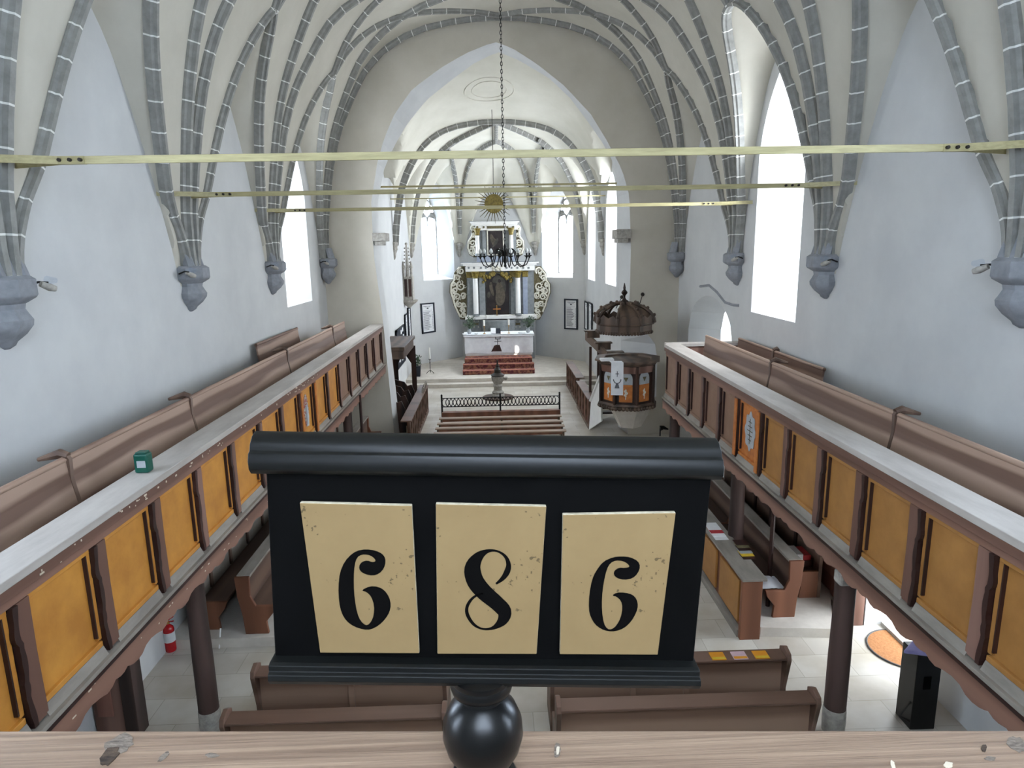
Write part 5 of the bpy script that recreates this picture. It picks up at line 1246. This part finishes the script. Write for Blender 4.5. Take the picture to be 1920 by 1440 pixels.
# ================================================================= CROSS PEWS
def xpew(x0, x1, Y, top, label, divs=(), z0=0):
    t = thing('pew', label, 'pew', ((x0+x1)/2, Y, z0), 'pews across the nave below the balcony')
    mb = MB(); mb.box((x0, Y, z0+.05), (x1, Y+.04, top-.02)); build('backrest', mb, 'pewpan', t)
    mb = MB(); mb.box((x0, Y-.13, top-.03), (x1, Y+.08, top)); build('book_ledge', mb, 'pew', t, bevel=.006)
    mb = MB(); mb.box((x0, Y+.02, z0+.42), (x1, Y+.46, z0+.46)); build('seat', mb, 'pew', t, bevel=.006)
    for x in (x0-.05, x1):
        pr = [(-.05, z0), (-.05, z0+.5), (-.1, z0+.72), (-.15, top-.02), (-.13, top+.05), (.0, top+.09), (.1, top+.03), (.1, z0+.75), (.2, z0+.58), (.46, z0+.5), (.42, z0+.3), (.46, z0)]
        mb = MB(); mb.prism([(x, Y+p[0], p[1]) for p in pr], (.05, 0, 0)); build('end_panel', mb, 'pew', t, bevel=.008)
    for x in divs:
        mb = MB(); mb.box((x, Y-.03, z0+.05), (x+.07, Y, top-.04)); build('stile', mb, 'pewpan', t, bevel=.004)
    return t
p1, p2 = atz(488, 1268, .93), atz(845, 1290, .93)
q1 = atz(1473, 1232, .93)
xpew(-2.9, -.72, 7.18, .95, 'farther left pew facing the altar, seen above the balcony rail', (-1.85,))
xpew(-2.95, -.66, 6.4, .93, 'nearer left pew, only its ledge showing above the balcony rail', ())
xpew(.62, 3.4, 7.18, .95, 'farther right pew with three booklets on its ledge', (1.55, 2.2))
xpew(.62, 3.38, 6.4, .95, 'nearer right pew, only its ledge showing above the balcony rail', ())
for px, py, m1_, lb in ((1354, 1246, 'orangebook', 'left orange booklet of three on the right pew ledge'), (1395, 1244, 'pink', 'middle booklet, pinkish white with orange edge, on the right pew ledge'), (1435, 1241, 'orangebook', 'right orange booklet of three on the right pew ledge')):
    c = atz(px, py, .955); c.y = 7.13; t = thing('booklet', lb, 'booklet', (c.x, c.y, .95), 'booklets on the pew ledge')
    mb = MB(); mb.box((c.x-.085, c.y-.07, .951), (c.x+.085, c.y+.08, .962)); build('cover', mb, m1_, t)
    mb = MB(); mb.box((c.x-.08, c.y-.065, .9622), (c.x+.08, c.y-.02, .9635)); build('cover_band', mb, 'orangebook' if m1_ == 'pink' else 'yellow', t)

# ================================================================= SIDE PEWS, LEFT
mb = MB(); mb.box((XL, 9.15, 0), (-3.3, 20.0, .15)); struct('floor_platform_left', mb, 'stonewarm')
def ypew(x, s, Y0, Y1, top, z0, label, back=True, depth=.42, endm='pewend', pan=False, wb=.0):
    """back at x, seat towards s"""
    t = thing('side_pew', label, 'pew', (x, (Y0+Y1)/2, z0))
    if back:
        mb = MB(); mb.box((x, Y0, z0), (x+s*.045, Y1, top)); build('backrest', mb, 'pewY', t)
        mb = MB(); mb.box((x-s*.1, Y0, top-.0), (x+s*.1, Y1, top+.04)); build('book_ledge', mb, 'dust', t, bevel=.006)
    mb = MB(); mb.box((x+s*.02, Y0, z0+.4), (x+s*depth, Y1, z0+.44)); build('seat', mb, 'pewY', t, bevel=.005)
    if back: pr = [(-.03, z0), (-.05, z0+.3), (-.1, z0+.6), (-.12, top+.03), (.1, top+.03), (.09, z0+.62), (.16, z0+.46), (depth+.03, z0+.46), (depth, z0+.35), (depth-.12, z0+.2), (depth-.1, z0)]
    else: pr = [(.0, z0), (.0, z0+.46), (depth+.03, z0+.46), (depth, z0+.35), (depth-.12, z0+.2), (depth-.1, z0)]
    for y in (Y0-.05, Y1, (Y0+Y1)/2):
        mb = MB(); mb.prism([(x+s*p[0], y, p[1]) for p in pr], (0, .05, 0)); build('end_panel', mb, endm, t, bevel=.008)
    return t
ypew(-3.84, 1, 9.3, 19, 1.05, .15, 'side pew under the left gallery, the one farther from the wall')
t = ypew(-4.62, 1, 9.45, 19, 1.5, .15, 'side pew against the panelling under the left gallery', back=False, depth=.42)
mb = MB(); mb.box((-4.7, 9.5, .15), (-4.62, 19.0, 1.95)); build('wall_panelling', mb, 'dust', t)
for k in range(12):
    mb = MB(); y = 9.9+k*.8; mb.box((-4.62, y, .6), (-4.59, y+.07, 1.95)); build('batten', mb, 'pewY', t)
mb = MB(); a = atz(411, 1216, .0); mb.tube([(a.x, a.y, .0), (a.x, a.y+.12, .26)], .012, 8); tag(build('white_tube', mb, 'marble', base=(a.x, a.y, 0), smooth=40), 'short white tube leaning against the stone step on the left', 'tube')
# extinguisher
c = atz(321, 1219, 0); t = thing('fire_extinguisher', 'red fire extinguisher with white label on the floor by the left wall', 'fire extinguisher', c)
mb = MB(); mb.lathe([(.07, 0), (.078, .02), (.078, .34), (.07, .38), (.04, .41), (.025, .42), (.025, .44)], c, 24); build('cylinder', mb, 'red', t, smooth=40)
mb = MB(); mb.lathe([(.0785, .16), (.0795, .161), (.0795, .31), (.0785, .311)], c, 24); build('label', mb, 'paper', t, smooth=40)
mb = MB(); mb.lathe([(.02, .43), (.03, .44), (.03, .47), (.015, .49)], c, 12); build('valve', mb, 'brass', t, smooth=40)
mb = MB(); mb.tube([c+Vector((-.02, 0, .48)), c+Vector((.1, -.02, .56))], .012, 6); mb.tube([c+Vector((-.02, 0, .46)), c+Vector((.1, -.02, .49))], .01, 6); build('handle', mb, 'red', t)
mb = MB(); mb.tube([c+Vector((-.02, 0, .46)), c+Vector((-.1, -.02, .44)), c+Vector((-.13, -.03, .3)), c+Vector((-.12, -.04, .12)), c+Vector((-.07, -.07, .04))], .012, 8); build('hose', mb, 'dark', t, smooth=60)
# left door leaf
a, b = aty(205, 1365, 7.3), aty(240, 1365, 7.3); x0, x1 = -4.98, aty(232, 1330, 7.3).x
t = thing('open_door', 'open brown panelled wooden door under the left gallery', 'door', (x0, 7.3, 0))
mb = MB(); mb.box((x0, 7.3, .02), (x1, 7.38, 2.1)); build('door_leaf', mb, 'frameZ', t, bevel=.006)
mb = MB(); mb.box((x0+.05, 7.28, .3), (x1-.12, 7.3, 1.9)); build('door_panel', mb, 'doorlit', t, bevel=.01)
mb = MB(); mb.box((x1, 7.28, .0), (x1+.16, 7.5, 2.15)); build('door_post', mb, 'col', t, bevel=.006)

# ================================================================= SIDE PEWS, RIGHT
mb = MB(); mb.prism([(3.9, 9.0, 0), (4.95, 8.9, 0), (5.6, 10.3, 0), (5.6, 15, 0), (3.9, 15, 0)], (0, 0, .15)); struct('floor_platform_right', mb, 'stonewarm')
t = thing('pew_screen', 'tall panelled pew front with reddish end post under the right gallery', 'pew front', (3.7, 11, 0))
mb = MB(); mb.box((3.62, 9.0, .0), (3.68, 14.3, .95)); build('front_board', mb, 'pewend', t)
for k in range(5):
    y0 = 9.12+k*1.04; mb = MB(); mb.box((3.58, y0, .18), (3.62, y0+.85, .85)); build('front_panel', mb, 'panelR', t, bevel=.01)
mb = MB(); mb.box((3.56, 8.92, 0), (3.86, 9.0, .97)); build('end_post', mb, 'pewend', t, bevel=.006)
mb = MB(); mb.box((3.55, 8.9, .95), (3.92, 14.3, .985)); build('book_ledge', mb, 'dust', t, bevel=.006)
mb = MB(); mb.box((3.54, 9.0, 0), (3.62, 14.3, .12)); build('plinth', mb, 'dust', t, bevel=.006)
ypew(4.5, -1, 9.3, 14.3, 1.05, .15, 'middle side pew under the right gallery with the grey cloth', endm='pewend')
t = ypew(5.14, -1, 9.85, 14.3, 1.2, .15, 'side pew nearest the wall under the right gallery', back=False, depth=.4)
mb = MB(); mb.box((5.14, 9.8, .15), (5.19, 14.3, 1.75)); build('tall_backing', mb, 'pewY', t)
for k in range(4):
    mb = MB(); y = 10.6+k*.9; mb.box((5.11, y, .6), (5.14, y+.08, 1.75)); build('batten', mb, 'darkwood_shade', t)
# magazines, leaflets, box, cloth
c = atz(1336, 1001, .985); mb = MB(); t = thing('magazine_stack', 'stack of white and red magazines on the pew front ledge', 'magazines', (3.72, c.y, .985))
for k in range(4):
    mb = MB(); mb.box((3.6, c.y-.25+.12*k, .986+.006*k), (3.82, c.y+.05+.12*k, .992+.006*k)); mb2 = mb; build('magazine', mb, 'paper' if k != 2 else 'redpaint', t)
c = atz(1395, 1037, .985); t = thing('leaflet_pile', 'spread pile of dark and yellow leaflets on the pew ledge behind the column', 'leaflets', (3.85, c.y, .985))
for k in range(6):
    mb = MB(); mb.box((3.8+.01*k, c.y-.22+.09*k, .986+.005*k), (4.0+.01*k, c.y-.02+.09*k, .991+.005*k)); build('leaflet', mb, ['darkwood_shade', 'yellow', 'greypaint', 'darkwood_shade', 'gold2', 'darkwood_shade'][k], t)
c = atz(1443, 1085, .72); t = None
mb = MB(); g_ = 10; vs = []
cx_, cy_ = 4.2, 9.5
for j in range(g_+1):
    for i in range(g_+1): vs.append((cx_-.17+.34*i/g_, cy_-.2+.4*j/g_, .605+.1*math.exp(-((i-5)**2+(j-5)**2)/9)+random.uniform(0, .012)))
mb.add(vs, [(j*(g_+1)+i, j*(g_+1)+i+1, (j+1)*(g_+1)+i+1, (j+1)*(g_+1)+i) for j in range(g_) for i in range(g_)])
tag(build('folded_cloth', mb, 'cloth', base=(cx_, cy_, .6), smooth=60), 'crumpled white cloth on the seat of the middle right side pew', 'cloth')
c = atz(1505, 1042, .8); cx_, cy_ = 4.98, 10.2
t = thing('leaflet_box', 'open box of red and white leaflets on the wall-side right pew', 'box', (cx_, cy_, .59))
mb = MB(); mb.box((cx_-.2, cy_-.2, .59), (cx_+.16, cy_+.2, .6)); mb.box((cx_-.2, cy_-.2, .59), (cx_-.18, cy_+.2, .75)); mb.box((cx_+.14, cy_-.2, .59), (cx_+.16, cy_+.2, .75)); mb.box((cx_-.2, cy_-.2, .59), (cx_+.16, cy_-.18, .7)); mb.box((cx_-.2, cy_+.18, .59), (cx_+.16, cy_+.2, .75)); build('box', mb, 'darkwood_shade', t)
mb = MB(); mb.box((cx_-.17, cy_-.17, .6), (cx_+.0, cy_+.17, .8)); build('white_leaflets', mb, 'paper', t)
mb = MB(); mb.box((cx_+.0, cy_-.17, .6), (cx_+.13, cy_+.17, .78)); build('red_leaflets', mb, 'redpaint', t)
# door
t = thing('door_leaf', 'reddish brown side door swung open against the right wall', 'door', (5.5, 9.9, 0))
mb = MB(); mb.box((5.46, 9.28, .1), (5.53, 10.55, 2.15)); build('leaf', mb, 'doorlit', t, bevel=.006)
mb = MB(); mb.box((5.43, 9.42, .45), (5.46, 10.4, 1.95)); build('raised_panel', mb, 'doorlit', t, bevel=.012)
mb = MB(); mb.box((5.42, 9.2, .0), (5.58, 9.3, 2.2)); build('door_jamb', mb, 'frameZ', t, bevel=.006)
mb = MB(); mb.box((5.4, 9.3, .0), (5.6, 10.6, .1)); struct('trim_door_step', mb, 'stonewarm')
mb = MB(); mb.box((5.86, 7.75, .0), (5.96, 9.2, .06)); struct('trim_threshold', mb, 'greystone')
mb = MB(); o_ = [(5.85, 8.58+.52*math.cos(q), 0) if False else (5.85-.5*math.sin(q), 8.55+.5*math.cos(q), .002) for q in [PI*j/24 for j in range(25)]]
t = thing('doormat', 'half-round tan coir doormat at the side door', 'doormat', (5.7, 8.55, 0)); mb.prism(o_, (0, 0, .015)); build('coir', mb, 'mat', t)
mb = MB(); mb.tube([(p[0], p[1], .012) for p in o_], .014, 6); build('rubber_edge', mb, 'matedge', t)
# black stand with lilac cloth
sxx, syy = 5.07, 7.1
t = thing('black_stand', 'black wooden stand near the side door on the right', 'stand', (sxx, syy, 0))
mb = MB(); mb.box((sxx-.15, syy-.15, 0), (sxx+.15, syy+.15, 1.0)); build('cabinet', mb, 'black', t, bevel=.008)
mb = MB(); mb.box((sxx-.05, syy-.155, .55), (sxx+.04, syy-.15, .72)); build('slot', mb, 'ink', t)
mb = MB(); mb.tube([(sxx-.15, syy-.1, .35), (sxx-.3, syy-.15, .2), (sxx-.15, syy-.12, .1)], .014, 6); build('side_bracket', mb, 'wrought', t)
mb = MB(); mb.prism([(sxx-.3, syy-.1, 1.0), (sxx-.05, syy-.18, 1.0), (sxx+.2, syy-.16, 1.0), (sxx+.2, syy+.14, 1.0), (sxx+.05, syy+.2, 1.0)], (0, 0, .05)); mb.prism([(sxx-.1, syy-.1, 1.05), (sxx+.2, syy-.15, 1.05), (sxx+.16, syy+.14, 1.05), (sxx+.0, syy+.12, 1.05)], (0, 0, .05))
tag(build('lilac_cloth', mb, 'purple', base=(sxx, syy, 1.0), bevel=.015), 'folded lilac cloth lying on top of the black stand', 'cloth')
# cables on walls
mb = MB(); pts = [atx(*p, 5.58) for p in [(1862, 1290), (1856, 1305), (1858, 1318), (1866, 1326)]]; mb.tube(pts, .006, 5); tag(build('wall_cable', mb, 'dark', base=pts[0]), 'short dangling cable on the right wall below the gallery', 'cable')
mb = MB(); pts = [atx(*p, -4.98) for p in [(183, 1285), (186, 1300), (178, 1312), (165, 1312), (158, 1298)]]; mb.tube(pts, .005, 5); tag(build('wall_wire', mb, 'greypaint', base=pts[0]), 'thin looped wire on the left wall below the gallery', 'wire')
# plaster crack mouldings on the right wall
mb = MB(); mb.tube([atx(*p, 5.6) for p in [(1313, 537), (1330, 535), (1345, 548), (1360, 567), (1375, 572), (1386, 573)]], .035, 6); struct('trim_old_arch', mb, 'corbel')
# dark bird-like bracket at base of right arch wall
c = aty(1238, 803, 19.9); mb = MB(); mb.tube([c, c+Vector((.1, 0, .02)), c+Vector((.25, 0, -.04))], [.09, .06, .02], 8); mb.tube([c, c-Vector((0, 0, c.z))], .02, 6); tag(build('dark_stand', mb, 'dark', base=(c.x, c.y, 0)), 'small dark object on a thin stand below the pulpit, right', 'stand')

#@@E
# added spot lamp standing in for low sun through the near right chancel window
T_ = Vector((.95, 30.9, 1.15)); W_ = Vector((4.5, 25.4, 5.3)); sp = bpy.data.lights.new('sun_standin_spot', 'SPOT'); so = bpy.data.objects.new('sun_standin_spot', sp); COL.objects.link(so)
so.location = W_+(W_-T_)*.9; so.rotation_euler = (T_-so.location).to_track_quat('-Z', 'Y').to_euler(); sp.spot_size = math.radians(1.7); sp.spot_blend = .5; sp.energy = 40000; sp.color = (1, .86, .68); sp.shadow_soft_size = .03
# ================================================================= LIGHT
w = bpy.data.worlds.new('sky'); bpy.context.scene.world = w; w.use_nodes = True
bg = w.node_tree.nodes['Background']; bg.inputs['Color'].default_value = (.82, .9, 1, 1); bg.inputs['Strength'].default_value = 11.0
sc = bpy.context.scene
sc.view_settings.view_transform = 'Standard'; sc.view_settings.look = 'None'; sc.view_settings.gamma = 1.0; sc.view_settings.use_curve_mapping = False
sc.view_settings.exposure = 0.5
for o in bpy.data.objects:
    if '_b' in o: del o['_b']
